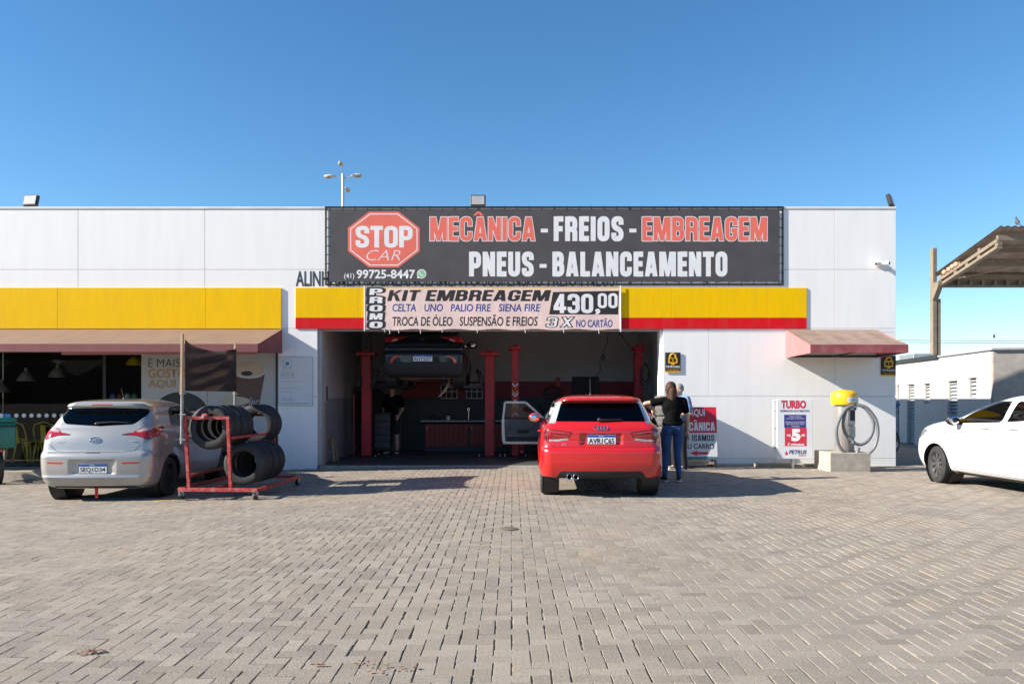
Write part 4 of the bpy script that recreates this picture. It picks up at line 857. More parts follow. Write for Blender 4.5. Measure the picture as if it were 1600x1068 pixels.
# --- silver hatchback, left
def silver_hatch():
    L, H = 3.90, 1.485; c = thing('parked_car', 'silver white hatchback seen from behind at the left, plate SEQ1D34', 'car', (-5.99, 11.22, GZ(-6.0)+.004), R(2), 'cars at the workshop')
    P = PAINT('pearl_silver_paint', (.41, .40, .385), .45, .32, dirt=(.30, .26, .22), dscale=1.2, damt=.25); ax = (.68, 3.18); r = .305
    def disp(X, Y, Z):
        k = np.clip(1-np.abs(X)/.34, 0, 1); q = np.clip((k/.25), 0, 1)*np.clip((.62-Z)/.03, 0, 1)*np.clip((Z-.395)/.03, 0, 1)*(Y < .4)
        Y = Y+.035*q*(X*X < .2)
        b = np.exp(-((Z-(.80+.05*np.clip(2-Y, -2, 2)*.5))/.035)**2)*np.clip((np.abs(X)-.6)/.1, 0, 1)*((Y > .5) & (Y < 3.4)); X = X+np.sign(X)*b*.014
        s2 = np.exp(-((Z-.36)/.02)**2)*(Y < .45)*(np.abs(X) < .78); Y = Y-.014*s2
        return X, Y, Z
    sh = Shell(HATCH(L, H), L, rr=.17, disp=disp, arches=[(y, r, r+.03, .022) for y in ax])
    for y in ax: sh.both(None, None, 'side', arch_poly(y, r))
    sh.region('rear_glass', TINTD, 'rear', round_poly([(-.50, 1.115), (0, 1.085), (.50, 1.115), (.625, 1.25), (.60, 1.335), (0, 1.352), (-.60, 1.335), (-.625, 1.25)], .05))
    sh.both('reverse_lens', PINKL, 'rear', [(.52, 1.005), (.62, 1.055), (.74, 1.065), (.73, 1.03), (.60, 1.0)], ymax=.4)
    sh.both('tail_light', REDL, 'rear', round_poly([(.34, .962), (.50, .995), (.62, 1.068), (.765, 1.075), (.765, .905), (.70, .90), (.56, .955)], .02), ymax=.45); sh.both('tail_light', REDL, 'side', round_poly([(.02, .905), (.30, .93), (.62, 1.05), (.60, 1.075), (.02, 1.072)], .02))
    sh.both('reflector', REDR, 'rear', round_poly([(.40, .575), (.665, .580), (.64, .555), (.42, .55)], .012), ymax=.5)
    sh.region('brake_light', REDR, 'rear', [(-.15, 1.384), (.15, 1.384), (.15, 1.402), (-.15, 1.402)], ymax=.5)
    wz = lambda y: 1.045+.012*y*0
    sh.both('window', TINT, 'side', round_poly([(.96, 1.10), (1.62, 1.03), (1.60, 1.335), (1.28, 1.335), (1.08, 1.27)], .04)); sh.both('window', TINT, 'side', round_poly([(1.70, 1.02), (2.72, .985), (2.30, 1.27), (2.05, 1.335), (1.68, 1.342)], .04))
    sh.both('window_trim', BLACK, 'side', round_poly([(.90, 1.085), (1.66, 1.005), (2.80, .965), (2.33, 1.295), (2.06, 1.36), (1.25, 1.36), (1.04, 1.29)], .04))
    sh.region('windscreen', CLEARG, 'front', [(-.60, 1.075), (.60, 1.075), (.50, 1.325), (-.50, 1.325)])
    sh.region('bumper_underside', BLACK, 'rear', [(-.62, .2), (.62, .2), (.56, .232), (-.56, .232)], ymax=.5)
    sh.emit(c, P); g = MB()
    sh.ribbon(g, GAP, 'rear', [(-.76, .93), (-.62, .80), (-.55, .735), (-.4, .718), (.4, .718), (.55, .735), (.62, .80), (.77, .93)]); sh.ribbon(g, GAP, 'rear', [(-.10, .712), (.10, .712)], w=.016)
    for s in (1, -1): sh.ribbon(g, GAP, 'rear', [(s*.765, .905), (s*.70, .90), (s*.56, .955), (s*.34, .962), (s*.50, .995), (s*.62, 1.068)], w=.008)
    for s in (1, -1):
        sh.ribbon(g, GAP, 'side', [(1.66, 1.0), (1.68, .6), (1.66, .27)], s); sh.ribbon(g, GAP, 'side', [(2.74, .97), (2.78, .6), (2.72, .27)], s); sh.ribbon(g, GAP, 'side', [(.93, 1.08), (.98, .85), (1.2, .62), (1.3, .27)], s); sh.ribbon(g, GAP, 'side', [(.30, .70), (.42, .66)], s)
    g.build('panel_gap', c)
    finish_car(c, sh, L, r, 1.49, ax, P, 'steel'); plate(c, sh, 'SEQ1D34', 0, .485)
    p, n = sh.at('rear', .0, .893); m = MB(); m.tube([(p.x+.075*math.cos(R(a)), sh.at('rear', .0, .893+.036*math.sin(R(a)))[0].y-.006, p.z+.036*math.sin(R(a))) for a in range(0, 360, 15)], .006, CHROME, 6, closed=True)
    m.bar(p+Vector((-.030, -.008, -.030)), p+Vector((-.012, -.008, .030)), .013, .006, CHROME); m.bar(p+Vector((.012, -.008, -.030)), p+Vector((.030, -.008, .030)), .013, .006, CHROME); m.bar(p+Vector((-.02, -.008, .002)), p+Vector((.02, -.008, .004)), .006, .012, CHROME); m.build('badge', c, smooth=False)
    txt('HB20', -.47, .86, .14, .028, STEEL, c, y=sh.at('rear', -.47, .86)[0].y-.005, bold=.02, name='badge_lettering'); MB().box(.47, .57, sh.at('rear', .52, .875)[0].y-.006, sh.at('rear', .52, .875)[0].y-.001, .868, .882, STEEL).build('trim_badge', c)
    a = sh.at('rear', -.03, 1.13)[0]; b = sh.at('rear', .42, 1.135)[0]; m = MB(); m.tube([a+Vector((0, -.03, 0)), (a+b)/2+Vector((0, -.03, .012)), b+Vector((0, -.02, 0))], [.016, .012, .007], BLACK, 8); m.ell(a+Vector((0, -.02, -.01)), (.035, .025, .022), BLACK); m.build('wiper', c)
    aerial(c, -.02, 1.05, H-.012, .17, .10); mirror(c, .93, 2.62, 1.06, P, 1); mirror(c, -.93, 2.62, 1.06, P, -1); handles(c, sh, ((1.42, .93), (2.44, .92)), BLACK)
    t = MB(); rs = M('red_strap', (.6, .02, .02), .7); t.box(-.02, .02, .12, .125, .10, .27, rs, 0, Matrix.Rotation(R(4), 4, 'Y')); t.box(0, .035, .118, .123, .06, .2, rs, 0, Matrix.Rotation(R(-5), 4, 'Y')); t.build('tow_strap', c, smooth=False)
    return c
silver_hatch()

# --- red hatchback, centre
def red_hatch():
    L, H, r = 3.95, 1.44, .315; ax = (.62, 3.09); c = thing('parked_car', 'bright red compact hatchback parked in front of the open garage bay', 'car', (1.235, 10.82, .004), R(-2.2), 'cars at the workshop')
    P = PAINT('glossy_red_paint', (.54, .012, .012), 0, .25)
    rows = [(.265, .14, L-.16, .72), (.285, .07, L-.09, .81), (.36, .03, L-.03, .85), (.50, .0, L-.0, .868), (.62, .0, L-.02, .872), (.675, .018, L-.03, .872), (.705, .05, L-.05, .87), (.80, .068, L-.12, .865), (.90, .07, L-.25, .852), (.955, .082, L-.5, .838), (1.0, .125, L-.8, .80), (1.03, .165, L-1.0, .758), (1.06, .195, L-1.1, .735), (1.2, .295, L-1.42, .685), (1.315, .375, L-1.7, .625), (1.335, .35, L-1.76, .612), (1.345, .29, L-1.8, .604), (1.37, .285, L-1.88, .575), (1.395, .34, L-2.0, .525), (1.42, .55, L-2.2, .42), (1.435, .95, L-2.4, .25), (H, 1.35, L-2.5, .06), (H, 1.42, L-2.55, .02)]
    def disp(X, Y, Z):
        q = np.clip((.30-np.abs(X))/.04, 0, 1)*np.clip((.90-Z)/.025, 0, 1)*np.clip((Z-.725)/.02, 0, 1)*(Y < .4); Y = Y+.028*q
        b = np.exp(-((Z-.93)/.022)**2)*np.clip((np.abs(X)-.6)/.1, 0, 1)*(Y > .5); X = X+np.sign(X)*b*.012
        return X, Y, Z
    sh = Shell(rows, L, rr=.15, bowr=.06, disp=disp, arches=[(y, r, r+.03, .025) for y in ax])
    for y in ax: sh.both(None, None, 'side', arch_poly(y, r))
    sh.region('rear_glass', TINTD, 'rear', round_poly([(-.632, 1.055), (.632, 1.055), (.548, 1.318), (-.548, 1.318)], .03))
    SV = PAINT('silver_roof_arch', (.55, .55, .55), .5, .3)
    sh.both('roof_arch', SV, 'rear', [(.638, 1.03), (.72, 1.03), (.76, 1.05), (.66, 1.30), (.56, 1.345), (.548, 1.318)], ymax=.75)
    sh.both('tail_light', LENS('deep_red_lens', (.24, .004, .010)), 'rear', round_poly([(.74, .775), (.745, .955), (.40, .905), (.44, .84), (.56, .80)], .025), ymax=.5)
    sh.both('tail_light_side', DREDL, 'rear', [(.74, .78), (.80, .80), (.80, .93), (.745, .955)], ymax=.42)
    sh.region('diffuser', M('grey_diffuser', (.02, .02, .02), .7), 'rear', round_poly([(-.64, .2), (.64, .2), (.60, .33), (.55, .375), (-.55, .375), (-.60, .33)], .03), ymax=.5)
    sh.both('reflector', REDR, 'rear', round_poly([(.47, .402), (.58, .396), (.6, .418), (.48, .424)], .008), ymax=.5)
    sh.both('window', TINT, 'side', round_poly([(.70, 1.10), (2.55, 1.0), (2.12, 1.28), (1.6, 1.325), (.95, 1.30)], .05))
    sh.both('roof_arch', SV, 'side', [(.35, 1.03), (.62, 1.09), (.90, 1.315), (1.6, 1.345), (2.15, 1.29), (2.2, 1.31), (1.6, 1.38), (.7, 1.365), (.3, 1.2)]); sh.region('windscreen', CLEARG, 'front', [(-.66, 1.04), (.66, 1.04), (.56, 1.31), (-.56, 1.31)])
    sh.emit(c, P); g = MB()
    sh.ribbon(g, GAP, 'rear', [(-.775, .95), (-.77, .80), (-.73, .735), (-.62, .702), (.62, .702), (.73, .735), (.77, .80), (.775, .95)], w=.008)
    sh.ribbon(g, GAP, 'rear', [(-.545, 1.335), (.545, 1.335)], w=.03); 
    for s in (1, -1): sh.ribbon(g, GAP, 'rear', [(s*.745, .955), (s*.40, .905), (s*.44, .84), (s*.56, .80), (s*.745, .775)], w=.008)
    for s in (1, -1): sh.ribbon(g, GAP, 'side', [(1.35, 1.03), (1.36, .6), (1.34, .27)], s); sh.ribbon(g, GAP, 'side', [(2.62, .98), (2.66, .6), (2.6, .27)], s)
    g.build('panel_gap', c); plate(c, sh, 'AVR1C65', 0, .81)
    for s in (1, -1):
        m = MB(); sh.ribbon(m, PINKL, 'rear', [(s*.46, .815), (s*.6, .797), (s*.72, .795)], w=.03, lift=.004); sh.ribbon(m, REDR, 'rear', [(s*.43, .885), (s*.60, .91), (s*.72, .925)], w=.02, lift=.004); sh.ribbon(m, REDR, 'rear', [(s*.47, .85), (s*.62, .862), (s*.72, .868)], w=.015, lift=.004); m.build('reverse_lens', c)
    finish_car(c, sh, L, r, 1.50, ax, P, 'silver', floor_z=.28)
    m = MB(); 
    for k in range(4):
        x = -.066+.044*k; m.tube([(x+.030*math.cos(R(a)), sh.at('rear', x, .972+.026*math.sin(R(a)))[0].y-.006, .972+.026*math.sin(R(a))) for a in range(0, 360, 18)], .0055, CHROME, 6, closed=True)
    m.build('badge', c); txt('A1', -.52, .742, .062, .036, CHROME, c, y=sh.at('rear', -.52, .742)[0].y-.006, bold=.01, name='badge_lettering')
    m = MB()
    for x in (-.445, -.355): m.lathe([(.040, .14), (.040, -.045), (.036, -.05), (.031, -.045), (.031, .10), (0, .10)], CHROME, 20, 'y', (x, .05, .30), mats=[CHROME, CHROME, CHROME, BLACK, BLACK])
    m.build('exhaust_pipe', c)
    a = sh.at('rear', -.02, 1.075)[0]; b = sh.at('rear', .30, 1.082)[0]; m = MB(); m.tube([a+Vector((0, -.03, 0)), b+Vector((0, -.022, 0))], [.017, .008], BLACK, 8); m.ell(a+Vector((.0, -.02, .005)), (.03, .02, .03), BLACK); m.build('wiper', c)
    aerial(c, -.10, .95, H-.01, .24, -.10); mirror(c, .95, 2.55, 1.05, P, 1); mirror(c, -.95, 2.55, 1.05, P, -1); handles(c, sh, ((1.55, .87),), P)
    return c
red_hatch()

# --- black hatchback on the lift
def black_hatch():
    L, H, r = 4.0, 1.48, .30; ax = (.66, 3.18); c = thing('raised_car', 'black hatchback raised on the two post lift inside the garage', 'car', (-1.86, 16.42, 1.62), R(1), 'cars at the workshop')
    P = M('glossy_black_paint', (.004, .004, .005), .35, 0, var=.03, coat=.7, spec=.3); BP = M('grey_black_plastic', (.010, .010, .011), .7)
    def disp(X, Y, Z):
        b = np.exp(-((Z-.80)/.02)**2)+.7*np.exp(-((Z-.72)/.018)**2); Y = Y-.020*b*(Y < .5); return X, Y, Z
    sh = Shell([(z_, a_, b_, w_*1.03) for z_, a_, b_, w_ in HATCH(L, H)], L, rr=.13, taper=.015, disp=disp, arches=[(y, r, r+.03, .02) for y in ax], fine=1.25)
    for y in ax: sh.both(None, None, 'side', arch_poly(y, r))
    sh.region('rear_glass', TINTD, 'rear', round_poly([(-.60, 1.10), (.60, 1.10), (.60, 1.345), (-.60, 1.345)], .05))
    sh.both('reverse_lens', PINKL, 'rear', [(.52, .985), (.60, 1.0), (.68, .955), (.62, .95)], ymax=.5)
    sh.both('tail_light', REDL, 'rear', round_poly([(.33, 1.045), (.85, 1.05), (.85, .93), (.66, .925)], .02), ymax=.6)
    sh.both('reflector', REDR, 'rear', round_poly([(.42, .625), (.58, .63), (.67, .58), (.705, .46), (.655, .46), (.62, .56), (.56, .60)], .015), ymax=.5)
    sh.region('lower_bumper', BP, 'rear', [(-.9, .18), (.9, .18), (.9, .48), (-.9, .48)], ymax=.55)
    sh.both('window', TINT, 'side', round_poly([(.96, 1.10), (1.62, 1.03), (1.60, 1.335), (1.28, 1.335), (1.08, 1.27)], .04)); sh.both('window', TINT, 'side', round_poly([(1.70, 1.02), (2.72, .985), (2.30, 1.27), (2.05, 1.335), (1.68, 1.342)], .04)); sh.region('windscreen', CLEARG, 'front', [(-.60, 1.075), (.60, 1.075), (.50, 1.325), (-.50, 1.325)])
    sh.emit(c, P); plate(c, sh, 'RHT5I57', 0, .58)
    txt('FIAT', 0, .99, .16, .05, DMETAL, c, y=sh.at('rear', 0, .99)[0].y-.008, bold=.02, name='badge_lettering')
    finish_car(c, sh, L, r, 1.54, ax, P, 'steel', seats=False); mirror(c, .95, 2.62, 1.03, P, 1, (.12, .06, .09)); mirror(c, -.95, 2.62, 1.03, P, -1, (.12, .06, .09))
    RUST = M('rusty_underbody', (.17, .11, .07), .7, .3, var=.3, scale=12); m = MB(); m.ell((-.30, .45, .20), (.28, .16, .075), RUST); m.tube([(-.1, .5, .2), (.3, .9, .2), (.2, 2.0, .19), (.2, 3.0, .2)], .03, RUST, 8); m.tube([(-.7, .66, .22), (-.3, .74, .20), (.3, .74, .20), (.7, .66, .22)], .05, RUST, 8); m.ell((.45, .45, .22), (.2, .13, .07), RUST); m.build('exhaust', c)
    m = MB(); m.tube([(.52, .75, .22), (.50, .6, .05), (.40, .5, -.12), (.30, .42, -.22)], [.02, .03, .022, .012], M('tan_hose', (.35, .25, .15), .6), 8); m.build('hanging_hose', c)
    return c
black_hatch()

# --- white car, right edge
def white_car():
    L, H, r = 4.03, 1.465, .30; ax = (.72, 3.25); yaw = R(5)
    P = PAINT('plain_white_paint', (.60, .60, .60), 0, .3); rows = HATCH(L, H)
    fw = Vector((6.92, 12.84)); off = Matrix.Rotation(yaw, 2) @ Vector((-.83, ax[1])); c = thing('parked_car', 'plain white car at the right edge with its front wheel turned', 'car', (fw.x-off.x, fw.y-off.y, .004), yaw, 'cars at the workshop')
    def disp(X, Y, Z):
        b = np.exp(-((Z-(.86-.03*(Y-2)))/.03)**2)*np.clip((np.abs(X)-.6)/.1, 0, 1)*((Y > .4) & (Y < 3.5)); X = X+np.sign(X)*b*.012
        b = np.exp(-((Z-.36)/.05)**2)*np.clip((np.abs(X)-.6)/.1, 0, 1)*((Y > 1.2) & (Y < 2.8)); X = X-np.sign(X)*b*.012; return X, Y, Z
    sh = Shell(rows, L, rr=.16, rf=.20, bowf=.13, taper=.05, disp=disp, arches=[(y, r, r+.03, .02) for y in ax])
    for y in ax: sh.both(None, None, 'side', arch_poly(y, r))
    sh.both('window', TINT, 'side', round_poly([(.95, 1.10), (1.70, 1.035), (1.66, 1.335), (1.30, 1.335), (1.08, 1.27)], .04)); sh.both('window', TINT, 'side', round_poly([(1.80, 1.03), (2.78, .985), (2.36, 1.26), (2.10, 1.335), (1.78, 1.342)], .04))
    sh.both('window_trim', BLACK, 'side', round_poly([(2.60, .975), (2.86, .962), (2.70, 1.08)], .01))
    sh.both('headlight', M('headlight_lens', (.20, .21, .22), .08, .3, coat=1), 'side', round_poly([(3.95, .64), (3.93, .74), (3.60, .865), (3.48, .855), (3.70, .70)], .03))
    sh.region('windscreen', CLEARG, 'front', [(-.60, 1.075), (.60, 1.075), (.50, 1.325), (-.50, 1.325)]); sh.region('rear_glass', TINTD, 'rear', round_poly([(-.56, 1.10), (.56, 1.10), (.6, 1.345), (-.6, 1.345)], .05)); sh.both('tail_light', REDL, 'rear', round_poly([(.45, .95), (.65, 1.05), (.85, 1.05), (.80, .90)], .03), ymax=.6)
    sh.both('sill_strip', BLACK, 'side', [(1.12, .18), (2.85, .18), (2.85, .225), (1.12, .225)])
    sh.emit(c, P); g = MB()
    for s in (1, -1): sh.ribbon(g, GAP, 'side', [(1.75, 1.02), (1.77, .6), (1.74, .28)], s); sh.ribbon(g, GAP, 'side', [(2.84, .96), (2.87, .6), (2.82, .28), (1.25, .255)], s); sh.ribbon(g, GAP, 'side', [(.92, 1.09), (1.0, .85), (1.2, .62), (1.25, .255)], s)
    g.build('panel_gap', c); finish_car(c, sh, L, r, 1.485, ax, P, 'grey', R(-9)); mirror(c, -.95, 2.66, 1.04, BLACK, -1, (.11, .07, .085)); mirror(c, .95, 2.66, 1.04, BLACK, 1, (.11, .07, .085)); handles(c, sh, ((1.5, .95), (2.08, .94)), P); return c
white_car()

# --- silver car inside the bay, doors open
def silver_bay_car():
    L, H, r = 3.72, 1.42, .28; ax = (.6, 3.0); c = thing('parked_car', 'silver car behind the red hatchback with both front doors open', 'car', (1.53, 15.02, .014), 0, 'cars at the workshop')
    P = PAINT('flat_silver_paint', (.50, .51, .52), .4, .35); sh = Shell(HATCH(L, H), L, rr=.16, arches=[(y, r, r+.03, .02) for y in ax], fine=1.6)
    for y in ax: sh.both(None, None, 'side', arch_poly(y, r))
    for s in (1, -1): sh.region('door_opening', BLACK, 'side', round_poly([(1.45, .30), (2.40, .30), (2.45, .95), (2.05, 1.26), (1.5, 1.27)], .05), side=s)
    sh.region('rear_glass', TINTD, 'rear', round_poly([(-.56, 1.10), (.56, 1.10), (.58, 1.28), (-.58, 1.28)], .05)); sh.both('window', TINT, 'side', [(.9, 1.1), (1.38, 1.05), (1.38, 1.26), (1.1, 1.26)]); sh.both('tail_light', REDL, 'rear', [(.6, .8), (.8, .8), (.8, 1.05), (.66, 1.05)], ymax=.6); sh.region('windscreen', CLEARG, 'front', [(-.66, 1.06), (.66, 1.06), (.56, 1.30), (-.56, 1.30)])
    sh.emit(c, P); finish_car(c, sh, L, r, 1.44, ax, P, 'steel'); plate(c, sh, 'ATK3F20', 0, .56) if False else None
    IN = M('door_trim_grey', (.085, .085, .088), .7, var=.25, scale=5); IND = M('door_trim_black', (.016, .016, .017), .7)
    for s, pm, im in ((-1, P, IN), (1, PAINT('black_door_paint', (.008, .008, .009), 0, .3), IND)):
        x0 = s*.80; hy = 2.42; w = .95; d = bpy.data.objects.new('open_door', None); COL.objects.link(d); d.parent = c; d.location = (x0, hy, 0); d.rotation_euler = (0, 0, 0); d['label'] = 'open silver door with grey inner trim' if s < 0 else 'open dark door'
        X = lambda q: s*q; outer = [(X(0), .34), (X(w-.03), .34), (X(w), .42), (X(w+.01), .86), (X(w-.04), 1.27), (X(w-.10), 1.29), (X(.42), 1.285), (X(.02), .93)]; inner = [(X(w-.07), .92), (X(w-.10), 1.235), (X(.43), 1.235), (X(.10), .925)]
        m = MB(); k = [(X(0), .34), (X(w-.03), .34), (X(w), .42), (X(w+.01), .88), (X(.0), .885)]
        m.prism(k, 0, .11, pm); top = outer[3:] + [outer[3]]
        fr = [(X(w-.02), .88), (X(w-.065), 1.262), (X(.425), 1.26), (X(.03), .91)]
        for a, b in zip(fr[:-1], fr[1:]): m.bar((a[0], .055, a[1]), (b[0], .055, b[1]), .05, .045, pm)
        m.build('door_shell', d, smooth=False)
        m = MB(); m.prism([(X(.06), .395), (X(w-.07), .395), (X(w-.05), .80), (X(w-.06), .895), (X(.04), .895)], -.02, -.003, im); m.box(min(X(.2), X(.8)), max(X(.2), X(.8)), -.05, -.021, .66, .70, im, .01); m.box(min(X(.35), X(.62)), max(X(.35), X(.62)), -.045, -.021, .585, .64, IND, .012); m.box(min(X(.1), X(.85)), max(X(.1), X(.85)), -.028, -.0205, .40, .50, IND, .005); m.build('door_trim', d)
        MB().add([(p[0], .05, p[1]) for p in inner], [(0, 1, 2, 3)], CLEARG).build('door_glass', d, smooth=False)
        continue
        mm = MB(); mm.ell((X(.17), .16, .98), (.115, .05, .075), BLACK); mm.tube([(X(.12), .1, .93), (X(.15), .15, .95)], .03, BLACK, 8); o = mm.build('wing_mirror', d); MB().ell((X(.17), .125, .98), (.095, .02, .06), MATS['mirror_glass']).build('mirror_glass', o)
    return c
silver_bay_car()
# ---------------------------------------------------------------- tyres and the red rack
def tyre(label, loc, r=.315, w=.182, mat=None, axis='y', group='loose tyres on the red rack', rz=0.0, rx=0.0):
    mat = mat or RUBBER; rb = r*.62; h = w/2; prof = [(rb+.016, -h*.78), (rb, -h*.86), (rb+.006, -h*.98), (rb+.03, -h), (r*.85, -h*1.03), (r*.925, -h*.92), (r*.975, -h*.74)]
    for k in range(4):
        c = -h*.5+k*h*.333; prof += [(r, c-h*.1), (r-.008, c-h*.045), (r-.008, c+h*.045), (r, c+h*.1)]
    prof += [(r*.975, h*.74), (r*.925, h*.92), (r*.85, h*1.03), (rb+.03, h), (rb+.006, h*.98), (rb, h*.86), (rb+.016, h*.78), (r*.86, h*.8), (r*.95, h*.5), (r*.955, -h*.5), (r*.86, -h*.8)]
    m = MB(); m.lathe(prof, mat, 56, axis, closed=True)
    if False:
        for k in range(56):
            a = 2*math.pi*k/56
            for s in (-1, 1): m.bar((r*.985*math.cos(a), s*h*.74, r*.985*math.sin(a)), (r*.952*math.cos(a+.03), s*h*.93, r*.952*math.sin(a+.03)), .010, .009, mat)
    o = m.build('tyre', None, loc, sharp=30); o.rotation_euler = (rx, 0, rz); return tag(o, label, 'tyre', group)
RK = thing('tyre_rack', 'worn red welded tyre rack on castors beside the silver hatchback', 'rack', (-4.20, 11.25, GZ(-4.2)+.004), R(-3.2))
def rk(x, y, z):   # rack point in the world
    return RK.matrix_basis @ Vector((x, y, z))
RK.rotation_euler = (0, 0, R(-3.2)); RM = Matrix.Translation(RK.location) @ Matrix.Rotation(R(-3.2), 4, 'Z')
m = MB(); zb = .145
m.bar((-.58, 0, zb), (.58, 0, zb), .05, .05, REDPAINT); m.bar((-.58, 1.85, zb), (.58, 1.85, zb), .05, .05, REDPAINT)
for x in (-.58, -.10, .58): m.bar((x, .026, zb), (x, 1.824, zb), .045, .045, REDPAINT)
m.build('base_frame', RK, smooth=False)
m = MB()
for y in (.03, 1.82):
    m.bar((-.44, y, zb+.026), (-.50, y, 1.17), .042, .042, REDPAINT); m.bar((.17, y, zb+.026), (.13, y, 1.17), .042, .042, REDPAINT); m.bar((-.52, y, 1.17), (.15, y, 1.17), .042, .042, REDPAINT)
for x in (-.475, .165): m.bar((x, .05, .88), (x, 1.80, .88), .036, .036, REDPAINT)
m.bar((-.45, .05, .34), (-.45, 1.8, .34), .036, .036, REDPAINT)
m.build('upright_frame', RK, smooth=False)
m = MB(); m.box(-.23, -.15, -.03, .06, 1.15, 1.23, REDPAINT, .01); m.tube([(-.2, -.02, 1.19), (-.2, -.06, 1.19)], .02, STEEL, 8); m.build('clamp', RK)
for x, y in ((-.54, .02), (.54, .02), (-.54, 1.83), (.54, 1.83)):
    k = MB(); k.lathe([(.02, -.018), (.052, -.02), (.055, 0), (.052, .02), (.02, .018)], BLACK, 20, 'x', (x, y, .055)).box(x-.035, x-.025, y-.03, y+.03, .05, .115, STEEL).box(x+.025, x+.035, y-.03, y+.03, .05, .115, STEEL).box(x-.035, x+.035, y-.035, y+.035, .11, .119, STEEL); k.build('castor', RK)
for y, zt in ((.0, 2.37), (1.86, 2.36)):
    m = MB(); m.tube([(-.535, y, .80), (-.525, y, 1.62)], .022, M('grey_pipe', (.30, .30, .29), .5, .5, var=.3), 10); m.bar((-.53+.003, y-.02, 1.50), (-.515, y-.02, zt), .045, .03, WOODP); m.build('pole', RK)
    m = MB(); 
    for z in (.86, 1.22, 1.52): m.bar((-.56, y-.01, z), (-.47, y-.01, z), .03, .012, STEEL)
    m.build('pole_bracket', RK, smooth=False)
cl = thing('black_cloth_panel', 'dark brown black cloth stretched between the two poles of the tyre rack', 'cloth', RK.location, R(-3.2)); vs = []; nu, nv = 60, 40
for j in range(nv+1):
    for i in range(nu+1):
        u = i/nu; v = j/nv; y = .02+1.82*u; sag = .14*math.sin(math.pi*u)**.8*(1-.5*u)
        zt = 2.30-sag+(-.03)*u; z = 1.555+(zt-1.555)*v
        fold = .045*math.sin(9*(v*1.2-.9*u*(1-u)*2)+2)*math.sin(math.pi*u)*v+.020*math.sin(22*(v-.5*u)+1)*math.sin(math.pi*u)+.02*math.sin(14*v*(1-v)+4*u)*math.sin(math.pi*u)*(1-v)
        vs.append((-.495+fold, y, z))
MB().add(vs, [(j*(nu+1)+i, j*(nu+1)+i+1, (j+1)*(nu+1)+i+1, (j+1)*(nu+1)+i) for j in range(nv) for i in range(nu)], M('black_satin_cloth', (.030, .020, .018), .42, var=.08)).build('cloth', cl, sharp=180)
g = random.Random(4); nth = ['front', 'second', 'third', 'fourth', 'fifth', 'last']
for k in range(4): tyre(f'{nth[k]} tyre of the long upper row on the red rack', RM @ Vector((-.155+g.uniform(-.012, .012), .16+.24*k, 1.035+g.uniform(-.01, .01))), .318, .182, rz=R(-3.2)+g.uniform(-.03, .03), rx=g.uniform(-.03, .03))
for k in range(2): tyre(('upper tyre leaning behind the gap on the red rack', 'rearmost upper tyre on the red rack')[k], RM @ Vector((-.02, 1.52+.215*k, 1.03)), .315, .182, rz=R(-3.2)+g.uniform(-.03, .03), rx=.04)
for k in range(4): tyre(f'{nth[k]} tyre of the lower row resting on the rack base', RM @ Vector((.235+g.uniform(-.015, .015), .40+.25*k, zb+.025+.312)), .312, .182, rz=R(-3.2)+g.uniform(-.05, .05))
lab = ['lowest', 'second lowest', 'third from the bottom', 'fourth from the bottom', 'fifth from the bottom', 'sixth from the bottom', 'topmost']
for k in range(7): tyre(f'{lab[k]} dusty tyre of the stack behind the woman', (3.13+g.uniform(-.015, .015), 15.64+g.uniform(-.012, .012), .108+k*.202), .29, .2, RUBBERD, 'z', 'stacked tyres at the garage entrance', rz=g.uniform(0, 6))

# ---------------------------------------------------------------- garage equipment
def lift_post(t, x, y, h, face, chev=False, label=None):
    p = bpy.data.objects.new('post', None); COL.objects.link(p); p.parent = t; p.location = (x, y, 0)
    w = .108; m = MB()
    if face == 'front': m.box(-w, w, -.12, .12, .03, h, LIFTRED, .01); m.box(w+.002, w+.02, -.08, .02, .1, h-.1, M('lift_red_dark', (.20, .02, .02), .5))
    else: m.box(-.085, .085, -.15, .15, .03, h, LIFTRED, .01)
    m.build('column', p); k = .22 if face == 'front' else .14
    MB().box(-k, k, -.18, .18, h+.001, h+.09, LIFTRED, .012).box(-k*.4, k*.4, -.08, .08, h+.091, h+.14, LIFTRED, .01).build('head', p); MB().box(-.3, .3, -.3, .3, .013, .029, DMETAL, .004).build('base_plate', p)
    m = MB(); 
    for a in (-.24, .24):
        for b in (-.24, .24): m.tube([(a, b, .03), (a, b, .055)], .016, STEEL, 6)
    m.build('anchor_bolt', p)
    if chev:
        m = MB()
        for i, (zz, c) in enumerate(((1.72, LETW), (1.62, REDR), (1.56, CHEVY), (1.5, LETW), (1.27, LETW), (1.21, CHEVY), (1.15, CHEVY), (.98, LETW))):
            s = -1 if i < 4 else 1; m.prism([(-.07, zz), (0, zz+s*.07), (.07, zz), (.07, zz-.035), (0, zz+s*.07-.035), (-.07, zz-.035)], -.158-.0005*i, -.153-.0005*i, c)
        m.build('chevron_sticker', p, smooth=False)
    return p
CHEVY = M('chevron_yellow', (.65, .36, .01), .5)
